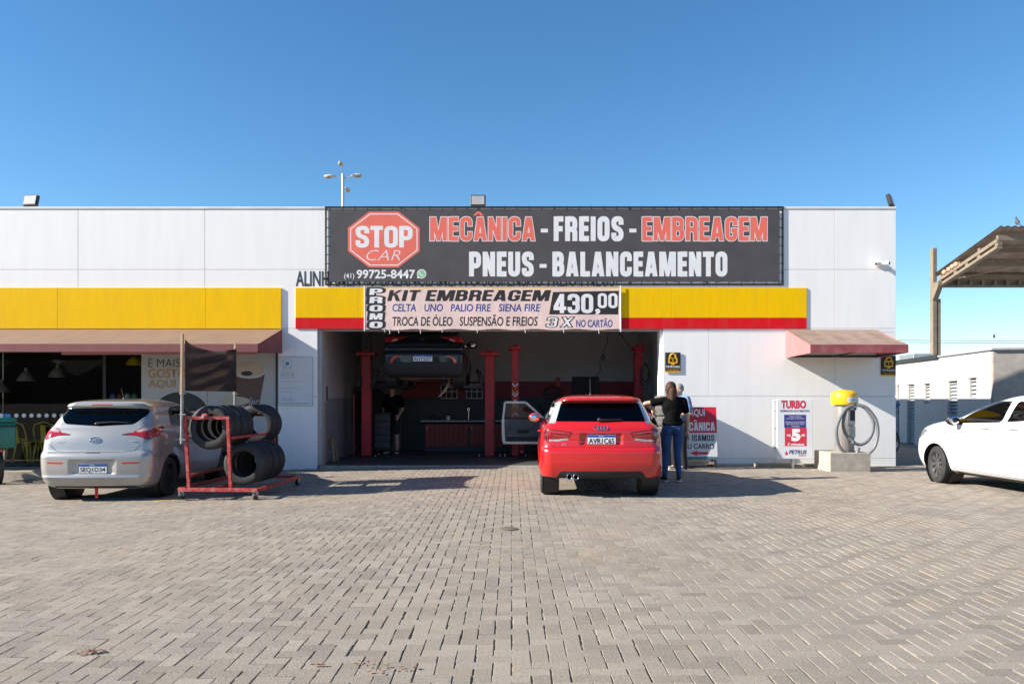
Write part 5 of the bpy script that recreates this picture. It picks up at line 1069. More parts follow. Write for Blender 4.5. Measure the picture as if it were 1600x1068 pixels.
def lift(label, x0, x1, y, h, face, zc, chev=False, arms=True):
    t = thing('car_lift', label, 'car lift', (0, y, 0), group='two post car lifts'); lift_post(t, x0, 0, h, face); lift_post(t, x1, 0, h, face, ) if not chev else None
    MB().box(x0+.31, x1-.31, -.12, .12, .013, .032, DMETAL, .004).build('base_tie', t)
    for x, s in ((x0, 1), (x1, -1)):
        m = MB(); m.box(x-.16, x+.16, -.26, -.152, zc-.16, zc+.14, BLACK, .01) if False else m.box(min(x+s*.135, x+s*.22), max(x+s*.135, x+s*.22), -.15, .15, zc-.16, zc+.14, BLACK, .01); m.bar((x+s*.18, -.16, zc-.10), (x+s*1.0, -.75, zc-.09), .10, .07, DMETAL); m.bar((x+s*.18, .1, zc-.10), (x+s*1.0, .9, zc-.09), .10, .07, DMETAL); m.tube([(x+s*1.0, -.75, zc-.05), (x+s*1.0, -.75, zc+.05)], .06, BLACK, 12); m.tube([(x+s*1.0, .9, zc-.05), (x+s*1.0, .9, zc+.05)], .06, BLACK, 12)
        m.tube([(x+s*.20, -.1, zc+.02), (x+s*.24, -.12, zc+.25), (x+s*.30, -.1, zc+.28)], .05, BLACK, 8); m.build('carriage', t)
    return t
l1 = lift('red two post lift holding up the black hatchback', fx(575, 18.45), fx(765, 18.3), 18.3, 2.34, 'front', 1.72)
l2 = thing('car_lift', 'second red two post lift with chevron stickers behind the red hatchback', 'car lift', (0, 18.4, 0), group='two post car lifts'); lift_post(l2, fx(805, 18.4), 0, 2.48, 'side', True); lift_post(l2, fx(997, 18.4), 0, 2.48, 'front' if False else 'side')
for x, s in ((fx(805, 18.4), 1), (fx(997, 18.4), -1)):
    m = MB(); m.box(x+s*.11, x+s*.2, -.2, .2, .15, .40, LIFTRED, .01); m.bar((x+s*.15, -.2, .18), (x+s*.15, -.55, .16), .10, .08, LIFTRED); m.build('carriage', l2)
bc = thing('work_counter', 'low red plank counter with pale top along the back wall', 'counter', (0, 19.9, .013)); PL = M('red_plank', (.30, .045, .03), .6, var=.35, scale=6, stretch=(9, 1, .4))
x0, x1 = fx(664, 19.85), fx(905, 19.85)
MB().box(x0-.02, x1, .05, .72, 0, .12, DARKW).box(x0, x1, .03, .72, .121, .70, DMETAL).build('carcass', bc)
for i, (a, b) in enumerate(((664, 731), (734, 800), (803, 868))):
    m = MB(); xa, xb = fx(a, 19.85), fx(b, 19.85); n = 9
    for k in range(n): m.box(xa+(xb-xa)*k/n+.003, xa+(xb-xa)*(k+1)/n-.003, 0, .028, .13, .685, PL, .004)
    d = m.build('door', bc); MB().box(xa+.04, xa+.055, -.02, -.001, .56, .64, STEEL, .003).build('handle', d)
MB().box(x0-.12, x1+.02, -.03, .74, .745, .79, M('counter_stone', (.36, .36, .36), .3, var=.1), .006).build('worktop', bc)
t = thing('tap', 'tall metal sink tap on the back counter', 'tap', (fx(732, 20.3), 20.35, .804)); MB().tube([(0, 0, 0), (0, 0, .22), (0, -.04, .27), (0, -.12, .25)], .013, CHROME, 8).build('spout', t); MB().box(-.03, .03, -.015, .015, .22, .30, CHROME, .005).build('handle', t)
MB().lathe([(0, 0), (.05, 0), (.055, .1), (.045, .1), (.04, .01)], WHITEP, 16).build('mug', None, (fx(700, 20.1), 20.1, .804))['label'] = 'small white mug on the back counter'; bpy.data.objects['mug']['category'] = 'mug'
t = thing('oil_can', 'small dark oil can standing on the left end of the counter', 'can', (fx(676, 20.2), 20.2, .804)); MB().lathe([(0, 0), (.06, 0), (.06, .07), (.02, .11), (.008, .17), (0, .17)], DMETAL, 14).build('can_body', t)
st = thing('wooden_stool', 'worn wooden stool inside the left garage jamb', 'stool', (fx(513, 17.0), 17.0, .013)); MB().box(-.16, .16, -.16, .16, .46, .50, WOOD, .01).build('seat', st)
for a in (-1, 1):
    for b in (-1, 1): MB().bar((a*.11, b*.11, .459), (a*.17, b*.17, 0), .04, .04, WOOD).build('leg', st, smooth=False)
m = MB(); [m.bar((-.13, b*.14, .2), (.13, b*.14, .2), .03, .03, WOOD) for b in (-1, 1)]; m.build('stretcher', st, smooth=False)
t = thing('red_rail_frame', 'thin dark red steel frame standing along the left garage wall', 'frame', (ix0, 0, .013)); m = MB(); RM2 = M('dark_red_steel', (.16, .015, .02), .5)
for y in (17.9, 19.6): m.bar((.35, y, 0), (.35, y, 1.45), .04, .04, RM2)
for z in (.3, 1.12): m.bar((.35, 17.92, z), (.35, 19.58, z), .03, .03, RM2)
m.build('frame_tube', t, smooth=False)
t = thing('hanging_coverall', 'dark work coat hanging behind the left lift post', 'coat', (fx(580, 19.3), 19.3, .8)); m = MB(); m.ell((0, 0, .62), (.34, .13, .20), BLACK); m.cap((0, 0, .55), .26, (0, 0, .05), .30, BLACK); remesh(m, 'coat_cloth', M('black_work_cloth', (.012, .012, .014), .9), t, .03, 2); MB().tube([(0, 0, .8), (0, .05, 1.9), (0, .0, 2.44)], .008, BLACK, 6).build('hook', t)
t = thing('grey_locker', 'pale grey locker in the back left corner of the garage', 'locker', (fx(606, 20.4), 20.2, .013)); MB().box(-.35, .35, 0, .45, 0, 1.72, M('locker_grey', (.16, .165, .17), .5), .01).build('locker_body', t); MB().box(-.33, .33, -.02, -.001, .05, 1.68, M('locker_grey', (.2,)*3), .006).build('door', t)
t = thing('tool_trolley', 'dark tool trolley with perforated side behind the left lift post', 'trolley', (fx(596, 18.9), 19.0, .013)); MB().box(-.2, .2, 0, .4, .12, 1.0, DMETAL, .01).build('cabinet', t); m = MB(); [m.box(-.19, .19, -.012, -.001, .16+.16*k, .30+.16*k, M('trolley_drawer', (.06, .06, .065), .5), .004) for k in range(5)]; m.build('drawer_front', t)
t = thing('electric_cable', 'black looped cable hanging from the garage ceiling above the red hatchback', 'cable', (0, 17.6, 0)); pts = [(fx(952, 17.6), 0, 3.12), (fx(949, 17.6), .01, 2.6), (fx(944, 17.6), 0, 2.45), (fx(941, 17.6), 0, 2.3), (fx(944, 17.6), .02, 2.22), (fx(937, 17.6), 0, 2.15), (fx(939, 17.6), 0, 2.0), (fx(931, 17.6), 0, 1.85), (fx(933, 17.6), 0, 1.6), (fx(932, 17.6), 0, 1.35)]
MB().tube(pts, .010, BLACK, 6).build('wire', t); m = MB(); m.ell((fx(942, 17.6), 0, 2.27), (.05, .03, .07), BLACK); m.build('plug', t)
t = thing('overhead_cable', 'thin cable sloping down to the head of the rear right lift post', 'cable', (0, 18.3, 0)); MB().tube([(fx(955, 18.3), 0, 3.12), (fx(985, 18.3), .05, 2.58)], .009, BLACK, 6).build('wire', t)
t = thing('control_cable', 'coil of cable hung on the right side of the rear lift post', 'cable', (0, 18.2, 0)); m = MB(); cx, cz = fx(1008, 18.2), 1.95
for k in range(3): m.tube([(cx+(.07+.02*k)*math.cos(R(a)), .02*k, cz-.05*k+(.22+.03*k)*math.sin(R(a))) for a in range(0, 360, 20)], .008, BLACK, 5, closed=True)
m.build('wire_coil', t)
t = thing('lift_cable', 'thin black cable running up beside the front left lift post', 'cable', (0, 18.2, 0)); MB().tube([(fx(572, 18.2), 0, 2.4), (fx(573, 18.2), -.02, 2.6), (fx(578, 18.2), 0, 2.95), (fx(582, 18.2), 0, 3.12)], .009, BLACK, 6).build('wire', t); MB().tube([(fx(561, 18.2), -.05, 2.4), (fx(561, 18.2), -.05, 1.9), (fx(562, 18.2), -.05, 1.86)], .008, BLACK, 6).build('drop_wire', t); MB().box(fx(557, 18.2), fx(566, 18.2), -.1, .0, 1.62, 1.86, BLACK, .02).build('control_box', t)
t = thing('fire_point_sign', 'small red extinguisher sign on the back wall band', 'sign', (fx(872, 20.65), 20.66, 1.78)); MB().box(-.06, .06, 0, .015, -.12, .12, M('sign_red', (.45, .03, .02), .5), .003).build('plate', t)
t = thing('fire_extinguisher', 'dark extinguisher bottle on the back wall left of the red hatchback', 'extinguisher', (fx(845, 20.4), 20.5, .55)); m = MB(); m.lathe([(0, 0), (.08, 0), (.085, .03), (.085, .42), (.03, .52), (.03, .6), (0, .6)], BLACK, 18); m.build('bottle', t); MB().box(-.05, .05, -.02, .02, .6, .66, BLACK, .005).build('valve', t)
t = thing('steering_wheel', 'black steering wheel hung on the back wall above the red hatchback', 'steering wheel', (fx(863, 20.5), 20.55, 1.50)); MB().tube([(.20*math.cos(R(a)), 0, .16*math.sin(R(a))) for a in range(0, 360, 15)], .02, BLACK, 8, closed=True).build('rim', t); MB().box(-.19, .19, -.01, .01, -.03, .03, BLACK, .008).build('spoke', t)

# ---------------------------------------------------------------- signs and vacuum by the right wall
GREYB = M('grey_sign_white', (.62, .64, .66), .5, var=.04); SRED = M('sign_print_red', (.58, .012, .035), .5); 
af = thing('folding_sign', 'red and white folding pavement sign reading AQUI MECÂNICA with red arrow', 'sign', (fx(1090.5, 15.5), 15.5, 0)); k = 15.5/F; hw = 31*k
def az_(py): return CAM_H-(py-618)*k
def aframe(sgn, parent):
    p = bpy.data.objects.new('panel', None); COL.objects.link(p); p.parent = parent; p.location = (0, .0 if sgn < 0 else .42, 0); p.rotation_euler = (R(-8)*(-sgn) if False else (R(-7) if sgn < 0 else R(7)), 0, 0); return p
pf = aframe(-1, af); pf.location = (0, -.02, 0)
MB().box(-hw, hw, 0, .02, az_(717), az_(635), GREYB, .003).build('board', pf); m = MB(); m.box(-hw, hw, -.0012, -.0005, az_(675.5), az_(635), SRED); m.box(-hw, hw, -.0012, -.0005, az_(717), az_(713), M('sign_print_teal', (.07, .15, .18), .5)); m.build('printed_field', pf, smooth=False)
def at_(s, x0, x1, y0, y1, mat, **kw): (block if 't' in kw else txt)(s, ((x0+x1)/2-1090.5)*k, (az_(y0)+az_(y1))/2, (x1-x0)*k, az_(y0)-az_(y1), mat, pf, y=-.0016, **kw)
at_('AQUI', 1079, 1103.5, 638, 651, LETW, bold=.03); at_('MECANICA', 1062, 1118.5, 659, 672.5, LETW, t=.19); at_('^', 1085, 1091, 655, 658, LETW, bold=.03); at_('REVISAMOS', 1065, 1117, 679, 688.5, LETB, t=.17, gap=.1); at_('SEU CARRO', 1065.5, 1116.5, 692.5, 701, LETB, bold=.02)
m = MB(); m.prism([((x-1090.5)*k, az_(y)) for x, y in ((1078, 707.5), (1090, 703), (1090, 705.5), (1107, 705.5), (1107, 709.5), (1090, 709.5), (1090, 712))], -.0012, -.0005, SRED); m.build('arrow', pf, smooth=False)
m = MB(); [m.bar((s*(hw-.04), .03, az_(717)-.005), (s*(hw-.04), .035, .012), .05, .03, DMETAL) for s in (-1, 1)]; m.bar((-hw+.07, .03, .10), (hw-.07, .03, .10), .03, .05, WOOD); m.build('leg', pf, smooth=False)
pr = bpy.data.objects.new('panel', None); COL.objects.link(pr); pr.parent = af; pr.location = (0, .31, 0); pr.rotation_euler = (R(7), 0, 0)
MB().box(-hw, hw, -.02, 0, az_(717), az_(635)-.01, GREYB, .003).build('board', pr); m = MB(); [m.bar((s*(hw-.04), -.01, az_(717)-.005), (s*(hw-.04), -.015, .015), .05, .03, DMETAL) for s in (-1, 1)]; m.build('leg', pr, smooth=False)

ts = thing('price_sign', 'upright double white price sign on a short post, TURBO in red', 'sign', (fx(1240, 15.25), 15.25, 0), R(-4)); k2 = 15.25/F
def tz(py): return CAM_H-(py-618)*k2
def tx(px): return (px-1241)*k2
MB().box(tx(1215.5), tx(1270), 0, .03, tz(716.5), tz(623.5), GREYB, .006).build('board', ts); MB().box(tx(1213), tx(1262), .14, .17, tz(716), tz(624), WHITEP, .006, Matrix.Rotation(R(3), 4, 'Z')).build('rear_board', ts); MB().tube([(.0, .085, -.02), (0, .085, tz(650))], .035, STEEL, 12).build('post', ts)
m = MB(); [m.bar((tx(1216), .03, tz(y)), (tx(1214), .145, tz(y)), .02, .02, STEEL) for y in (640, 668, 700)]; m.build('hinge', ts)
DBL = M('sign_dark_blue', (.035, .035, .19), .5); CRIM = M('sign_crimson', (.55, .03, .06), .5); m = MB(); m.box(tx(1226.5), tx(1260), -.0012, -.0003, tz(668), tz(647.5), DBL); m.box(tx(1227.5), tx(1261), -.0014, -.0005, tz(696.5), tz(668.02), CRIM); m.build('printed_field', ts, smooth=False); m = MB()
m.prism([(tx(1230)+.028*math.cos(R(a))*(1 if a < 45 or a > 135 else .6), tz(708)+.035*math.sin(R(a))*(1.6 if 60 < a < 120 else 1)) for a in range(0, 360, 15)], -.0014, -.0005, CRIM); m.build('drop_mark', ts, smooth=False)
def tt(s, x0, x1, y0, y1, mat, **kw): txt(s, tx((x0+x1)/2), (tz(y0)+tz(y1))/2, (x1-x0)*k2, tz(y0)-tz(y1), mat, ts, y=-.0016, **kw)
tt('TURBO', 1222, 1260, 625, 638, CRIM, bold=.05); tt('ASPIRADOR AUTOMOTIVO', 1220, 1265.5, 640, 643.3, DBL, bold=.02); tt('Você mesmo', 1234, 1253, 649.3, 651.2, LETW); tt('executa o serviço!', 1230, 1257, 652.3, 654.5, LETW); tt('Sistema automático', 1229, 1258, 658, 660.3, LETW); tt('que funciona com', 1230, 1257, 661.2, 663.4, LETW); tt('moedas', 1238, 1250, 664.5, 666.6, LETW)
tt('5', 1237.5, 1251.5, 669.5, 689, LETW, bold=.07); tt('R$', 1231, 1236.5, 678, 681.8, LETW, bold=.03); tt(',00', 1252, 1258.5, 677.5, 682, LETW, bold=.03); tt('5 minutos', 1232, 1257, 691.5, 695.6, LETW, bold=.03); tt('PETRUS', 1234, 1261, 702.5, 709, DBL, bold=.03, shear=.2); tt('GULLA', 1248, 1260, 709.8, 712, CRIM, bold=.03)

ky = 14.72; pl = thing('concrete_plinth', 'rough concrete block plinth under the yellow capped vacuum', 'plinth', (0, ky, 0)); MB().box(fx(1297, ky), fx(1360.5, ky), 0, .78, -.03, fz(707, ky), CONC, .012).build('block', pl); MB().box(fx(1284, 15.3), fx(1296, 15.1), .42, .50, -.03, fz(706, 15.2), CONCD, .008).build('side_slab', pl)
vz = fz(707, ky)+.002; va = thing('vacuum_machine', 'coin vacuum machine with yellow cap and looped grey hose', 'vacuum machine', (fx(1319, 15.05), 15.05, vz)); s = 15.05/F
h = fz(632, 15.05)-vz; MB().lathe([(.175, 0), (.18, .01), (.18, h), (0, h)], M('brushed_steel_body', (.42, .40, .38), .4, .6, var=.2, stretch=(8, 8, .3)), 36).build('cabinet', va, sharp=40)
YC = M('vacuum_yellow', (.80, .46, .012), .35, coat=.3); hc = 18*s; MB().lathe([(.0, h), (.236, h+.001), (.245, h+.02), (.245, h+.20), (.235, h+.225), (.15, h+.275), (0, h+.285)], YC, 44).build('cap', va, sharp=30)
q = R(-90); m = MB()
for i in range(10):
    a0 = R(-100+8*i); a1 = a0+R(8); m.add([(.2475*math.cos(a), .2475*math.sin(a), z) for a in (a0, a1) for z in (h+.05, h+.14)], [(0, 2, 3, 1)], M('cap_sticker', (.72, .73, .65), .5))
m.build('sticker', va); 
for i, ch in enumerate('ASPIRADOR'):
    a = R(-91+6.6*i); o = txt(ch, 0, 0, .018, .032, GRN if i > 4 else BLUEP, va, y=0, name='sticker_letter'); o.location = (.250*math.cos(a), .250*math.sin(a), h+.09); o.rotation_euler = (0, 0, a+R(90))
m = MB(); m.box(-.01, .13, -.195, -.12, h-.37, h-.06, M('coin_panel', (.45, .44, .42), .4, .4), .005); m.build('coin_panel', va); m = MB(); m.box(.03, .12, -.199, -.1955, h-.30, h-.10, DMETAL); m.box(.0, .13, -.20, -.13, h-.62, h-.40, M('instruction_card', (.55, .52, .40), .6, var=.5, scale=25), .003); m.build('instruction_card', va)
m = MB(); m.box(-.03, .17, -.215, -.165, h-.055, h-.015, STEEL, .006); m.box(.0, .02, -.22, -.17, h-.10, h-.056, BLACK); m.box(.12, .14, -.22, -.17, h-.10, h-.056, BLACK); m.build('hose_hook', va)
HO = M('grey_vacuum_hose', (.17, .175, .185), .45, .1, var=.15, scale=40)
def hose_pts(px): return [((x-1319)*s, -yy, fz(y, 15.05)-vz) for x, y, yy in px]
def smooth_pts(P, n=7):
    out = []; P = [Vector(p) for p in P]
    for i in range(len(P)-1):
        a, b, c, d = P[max(i-1, 0)], P[i], P[i+1], P[min(i+2, len(P)-1)]
        for k in range(n):
            t = k/n; out.append(.5*((2*b)+(c-a)*t+(2*a-5*b+4*c-d)*t*t+(3*b-a-3*c+d)*t**3))
    return out+[P[-1]]
loop = hose_pts([(1312, 705, .26), (1327, 707, .27), (1332, 699, .28), (1326, 690, .26), (1314, 678, .24), (1309, 662, .24), (1312, 645, .24), (1320, 634, .22), (1330, 631, .20), (1343, 637, .23), (1354, 654, .25), (1354, 672, .26), (1346, 687, .26), (1334, 693, .27), (1322, 689, .28)])
l2_ = hose_pts([(1324, 633, .27), (1312, 638, .28), (1301, 656, .29), (1297, 672, .29), (1300, 691, .28), (1308, 703, .27), (1318, 708, .27), (1328, 706, .28), (1331, 697, .30)])
l3_ = hose_pts([(1332, 632, .23), (1345, 637, .26), (1358, 655, .28), (1361, 676, .28), (1356, 696, .28), (1346, 708, .27)])
MB().tube(smooth_pts(loop[3:]), .031, HO, 10).build('hose', va); MB().tube(smooth_pts(l2_), .031, HO, 10).build('hose', va); m = MB(); m.tube(smooth_pts(l3_), .031, HO, 10); e = l3_[-1]; m.tube([e, (e[0]-.03, e[1], e[2]-.05)], [.03, .034], STEEL, 10); m.build('hose', va)
for i, (a, b, yy, hh, lb) in enumerate(((1180, 1236, 15.62, .085, 'broken concrete kerb length lying at the wall behind the price sign'), (1240, 1284, 15.75, .06, 'low tan concrete kerb length left of the vacuum plinth'), (1108, 1178, 15.8, .05, 'low concrete strip at the wall beside the folding sign'))):
    m = MB(); m.box(fx(a, yy), fx(b, yy), 0, .14, -.02, hh, CONCD if i == 0 else CONC, .012); tag(m.build('kerb_stone', None, (0, yy, 0)), lb, 'kerb stone', 'loose kerb lengths at the wall')
tag(MB().lathe([(0, .008), (.09, .008), (.105, .002), (.105, -.01)], M('rusty_plate', (.15, .115, .085), .8), 20).build('drain_plate', None, (fx(794, 8.4), 8.4, .003)), 'small dark metal plate set in the paving', 'drain plate')

# ---------------------------------------------------------------- right side: outbuilding, canopy, far things
ob = thing('outbuilding', 'low white outbuilding with shuttered doors beyond the main building', 'building', (10.8, 17.75, 0)); A = Vector((10.8, 17.75)); Bv = Vector((11.93, 24.3)); ob.rotation_euler = (0, 0, -math.atan2(Bv.x-A.x, Bv.y-A.y)); rz_ = ob.rotation_euler[2]
OWH = M('outbuilding_white', (.62, .59, .55), .7, var=.08, dirt=(.55, .50, .43), damt=.3); OGR = M('bare_cement_render', (.33, .30, .27), .9, var=.15, bump=.3); hgt = 2.44
def al(px):   # distance along the side wall of a picture column
    Y = 7.738/((px-800)/F-.1725); return (Y-17.75)/math.cos(math.atan2(Bv.x-A.x, Bv.y-A.y))
ops = sorted([(al(1526), al(1512), 1.37, 1.85, 'v'), (al(1496), al(1480), 0, 1.80, 'd'), (al(1453), al(1443), 1.2, 1.76, 'v'), (al(1429), al(1417), 0, 1.76, 'd'), (al(1405), al(1400), 0, 1.76, 'd')])
m = MB(); y = 0; T_ = .16; Lw = 9.0
for a, b, z0, z1, kd in ops:
    m.box(0, T_, y, a, -.1, hgt-.002, OWH); m.box(0, T_, a, b, z1, hgt-.002, OWH)
    if z0 > 0: m.box(0, T_, a, b, -.1, z0, OWH)
    y = b
m.box(0, T_, y, Lw, -.1, hgt-.002, OWH); m.build('side_wall', ob, smooth=False)
m = MB(); m.box(.004, 9, -.12, -.002, -.1, hgt-.003, OGR); m.build('front_wall', ob, smooth=False); MB().box(T_+.002, 9, Lw-.2, Lw, -.1, hgt-.003, OWH).build('rear_wall', ob, smooth=False)
rf = MB(); rf.box(-.05, 9, -.18, Lw+.05, hgt, hgt+.05, M('roof_flashing', (.42, .43, .45), .5, .3), .004); rfo = rf.build('roof', ob); MB().box(-.08, -.052, 3.2, 7.4, hgt-.03, hgt+.07, DMETAL).box(-.02, .5, 5.2, 6.5, hgt+.052, hgt+.2, STEEL, .01).build('gutter', rfo)
for a, b, z0, z1, kd in ops:
    m = MB(); LV = M('louvre_grey', (.42, .44, .45), .5, .2); n = int((z1-max(z0, .02))/.085)
    for k in range(n):
        z = max(z0, .02)+(z1-max(z0, .02))*(k+.5)/n; m.add([(.07, a+.03, z-.035), (.07, b-.03, z-.035), (.12, b-.03, z+.035), (.12, a+.03, z+.035)], [(0, 1, 2, 3)], LV)
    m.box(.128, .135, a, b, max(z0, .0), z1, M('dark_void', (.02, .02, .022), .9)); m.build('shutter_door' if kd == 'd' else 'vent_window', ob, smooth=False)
    m = MB(); m.box(.05, .10, a+.001, a+.03, max(z0, 0), z1-.002, STEEL); m.box(.05, .10, b-.03, b-.001, max(z0, 0), z1-.002, STEEL); m.build('frame', kids(ob)[-1] if False else ob, smooth=False)
CANC = M('brown_stained_concrete', (.24, .19, .135), .9, var=.25, scale=6, bump=.4, bscale=40, dirt=(.10, .08, .06), dscale=3, damt=.6)
cp = thing('concrete_canopy', 'old concrete canopy with corrugated underside high at the right', 'canopy', (0, 0, 0)); CX0, CX1 = 14.0, 31.0; YF, ZF, YN, ZN = 25.7, 5.22, 22.6, 5.90
vs = []; nn = 170; 
for i in range(nn+1):
    x = CX0-.12+(CX1-CX0+.12)*i/nn; dz = .022*math.cos(2*math.pi*i/2) if True else 0
    for y, z in ((YF+.25, ZF-.02), (YN-.25, ZN+.14)): vs.append((x, y, z+.16+dz))
FIB = M('old_fibre_cement', (.30, .22, .165), .95, var=.3, scale=3, dirt=(.15, .11, .08), dscale=2, damt=.6); m = MB().add(vs, [(2*i, 2*i+1, 2*i+3, 2*i+2) for i in range(nn)], FIB); m.add([(x, y, z+.03) for x, y, z in vs], [(2*i, 2*i+2, 2*i+3, 2*i+1) for i in range(nn)], FIB); m.build('corrugated_roof', cp, sharp=180)
for X0 in (CX0, 20.5, 27.0):
    m = MB(); m.bar((X0, YF, ZF-.02), (X0, YN, ZN-.02), .16, .10, CANC); m.bar((X0, YF, ZF-.20), (X0, YN, ZN-.20), .16, .08, CANC); [m.bar((X0, YF+(YN-YF)*q, ZF+(ZN-ZF)*q-.16), (X0, YF+(YN-YF)*q, ZF+(ZN-ZF)*q-.07), .15, .12, CANC) for q in (.02, .3, .5, .7, .98)]; m.build('rafter', cp, smooth=False)
for q in (.02, .36, .70, .99):
    y, z = YF+(YN-YF)*q, ZF+(ZN-ZF)*q+.06; m = MB(); m.bar((CX0-.05, y, z), (CX1, y, z), .10, .14, CANC); 
    m.build('purlin', cp, smooth=False)
m = MB(); m.bar((CX0, YF+.06, ZF+.02), (CX1, YF+.06, ZF+.02), .1, .07, CANC); m.bar((CX0, YF+.06, ZF-.22), (CX1, YF+.06, ZF-.22), .1, .08, CANC); [m.bar((CX0+.4*i+.2, YF+.06, ZF-.18), (CX0+.4*i+.2, YF+.06, ZF-.015), .09, .09, CANC) for i in range(41)]; m.bar((CX0, YF+.115, ZF-.10), (CX1, YF+.115, ZF-.10), .015, .3, CANC); m.build('eave_beam', cp, smooth=False)  # thin bar added behind the beam openings to make them look dark
for X0 in (CX0-.08, 20.5, 27.0): m = MB(); m.box(X0-.11, X0+.03, YF+.13, YF+.32, -.1, 6.27 if X0 < 15 else 5.5, CANC, .01); m.add([(X0-.12, YF+.128, 4.55), (X0+.05, YF+.128, 4.55), (X0-.12, YF-.22, 5.0), (X0+.05, YF-.22, 5.0), (X0-.12, YF-.22, 5.12), (X0+.05, YF-.22, 5.12), (X0-.12, YF+.128, 5.12), (X0+.05, YF+.128, 5.12)], [(0, 1, 3, 2), (2, 3, 5, 4), (4, 5, 7, 6), (6, 7, 1, 0), (0, 2, 4, 6), (1, 7, 5, 3)], CANC); m.box(X0+.06, X0+.16, YF+.14, YF+.28, -.1, 4.6, CANC, .008); m.build('post', cp)
tag(MB().tube([(CX0+.1, YF-.3, 5.15), (24, 21.5, 7.0)], .012, M('tan_cable', (.45, .33, .24), .7), 6).build('stay_wire'), 'thin tan wire slanting under the concrete canopy', 'wire')
m = MB(); TC = M('terracotta_scrap', (.55, .30, .20), .8)
for q, dx in ((.12, 0), (.20, .05), (.27, 0), (.33, .04)): m.ell((CX0-.09+dx*.2, YF+(YN-YF)*q, ZF+(ZN-ZF)*q+.09), (.07, .10, .08), TC, None, 10, 7)
tag(m.build('roof_rubble'), 'pale terracotta scraps lodged on the canopy rafter', 'rubble', kind='stuff')
pg = Vector((CX0+.38, YN-.2, ZN+.345)); t = thing('pigeon', 'dark pigeon perched on the highest edge of the concrete canopy', 'bird', pg); m = MB(); m.ell((0, 0, .11), (.055, .085, .07), DMETAL, Matrix.Rotation(R(50), 3, 'X')); m.cap((0, .02, .16), .038, (0, .05, .22), .028, DMETAL); m.ell((0, .06, .25), (.028, .034, .028), DMETAL); m.cap((0, .085, .248), .010, (0, .105, .244), .005, DMETAL); m.cap((0, -.05, .07), .03, (0, -.14, -.0), .018, DMETAL)
remesh(m, 'body', M('pigeon_grey', (.07, .07, .09), .7), t, .008, 2); m = MB(); [m.tube([(s_*.02, 0, .06), (s_*.02, .005, -.005)], .005, REDR, 5) for s_ in (-1, 1)]; m.build('leg', t)
def pline(label, z0, z1): tag(MB().tube([(20+60*i/20, 60, z0+(z1-z0)*i/20-.5*math.sin(math.pi*i/20)) for i in range(21)], .022, M('line_grey', (.2, .2, .2), .6), 5).build('power_line'), label, 'power line', 'power lines')
pline('upper thin power line in the sky at the right', fz(529, 60), fz(512, 60)); pline('lower thin power line in the sky at the right', fz(532, 60), fz(517, 60)); t = thing('line_insulator', 'small dark insulator on the power line at the right', 'insulator', (fx(1552, 60), 59.9, fz(525, 60))); MB().ell((0, 0, 0), (.07, .07, .16), DMETAL).build('insulator_body', t)

# ---------------------------------------------------------------- motorcycles
def motorbike(label, loc, rz, paint, box=None):
    t = thing('motorcycle', label, 'motorcycle', loc, rz, 'motorcycles'); r = .30
    for y, st in ((0, 0), (1.25, 0)):
        w_ = bpy.data.objects.new('wheel', None); COL.objects.link(w_); w_.parent = t; w_.location = (0, y, r); MB().lathe([(r-.06, -.035), (r-.03, -.05), (r, -.03), (r+.002, 0), (r, .03), (r-.03, .05), (r-.06, .035)], RUBBER, 40, 'x', closed=True).build('tyre', w_)
        m = MB(); m.lathe([(r-.062, -.03), (r-.075, 0), (r-.062, .03), (r-.055, .03), (r-.055, -.03)], CHROME, 36, 'x', closed=True); [m.tube([(.02*(-1)**k, .03*math.cos(2*math.pi*k/18), .03*math.sin(2*math.pi*k/18)), (0, (r-.07)*math.cos(2*math.pi*(k+.6)/18), (r-.07)*math.sin(2*math.pi*(k+.6)/18))], .004, CHROME, 4) for k in range(18)]; m.tube([(-.08, 0, 0), (.08, 0, 0)], .04, STEEL, 12); m.build('rim', w_)
    m = MB(); m.tube([(0, 1.25+.02, .3), (0, 1.1, .62), (0, 1.0, .95)], .03, DMETAL, 8); m.tube([(0, 1.02, .85), (0, .7, .55), (0, .45, .35), (0, 0, .3)], .035, DMETAL, 8); m.tube([(.1, 0, .3), (.1, -.1, .62)], .03, CHROME, 8); m.tube([(-.1, 0, .3), (-.1, -.1, .62)], .03, CHROME, 8); m.ell((0, .62, .38), (.13, .2, .16), DMETAL); m.build('frame', t)
    m = MB(); m.ell((0, .78, .72), (.13, .25, .12), paint); m.lathe([(r+.03, -.06), (r+.045, 0), (r+.03, .06)], BLACK, 30, 'x', (0, 0, r+.01)); m.build('tank', t); m = MB(); m.ell((0, .15, .72), (.13, .5, .07), BLACK); m.build('seat', t)
    m = MB(); m.tube([(-.36, .92, 1.02), (-.1, 1.0, 1.0), (.1, 1.0, 1.0), (.36, .92, 1.02)], .016, BLACK, 8); m.build('handlebar', t); m = MB(); m.ell((0, 1.1, .9), (.09, .09, .09), paint); m.build('headlamp', t)
    for s_ in (-1, 1): mm = MB(); mm.tube([(s_*.3, .95, 1.02), (s_*.36, .93, 1.18)], .008, BLACK, 6); mm.ell((s_*.38, .93, 1.22), (.075, .02, .05), M('mirror_sky_tint', (.10, .25, .55), .1, .6)); mm.build('wing_mirror', t)  # blue of the reflected sky painted into the mirror colour
    m = MB(); m.ell((0, -.28, .62), (.06, .03, .04), REDL); m.build('tail_light', t)
    if box:
        o = MB().box(-.25, .25, -.34, .12, .66, 1.12, box, .035).build('delivery_box', t); MB().box(-.26, .26, -.35, .13, 1.122, 1.20, box, .03).build('lid', o); MB().box(-.256, .256, -.346, .126, 1.03, 1.08, BLACK, .01).build('strap', o)
    return t
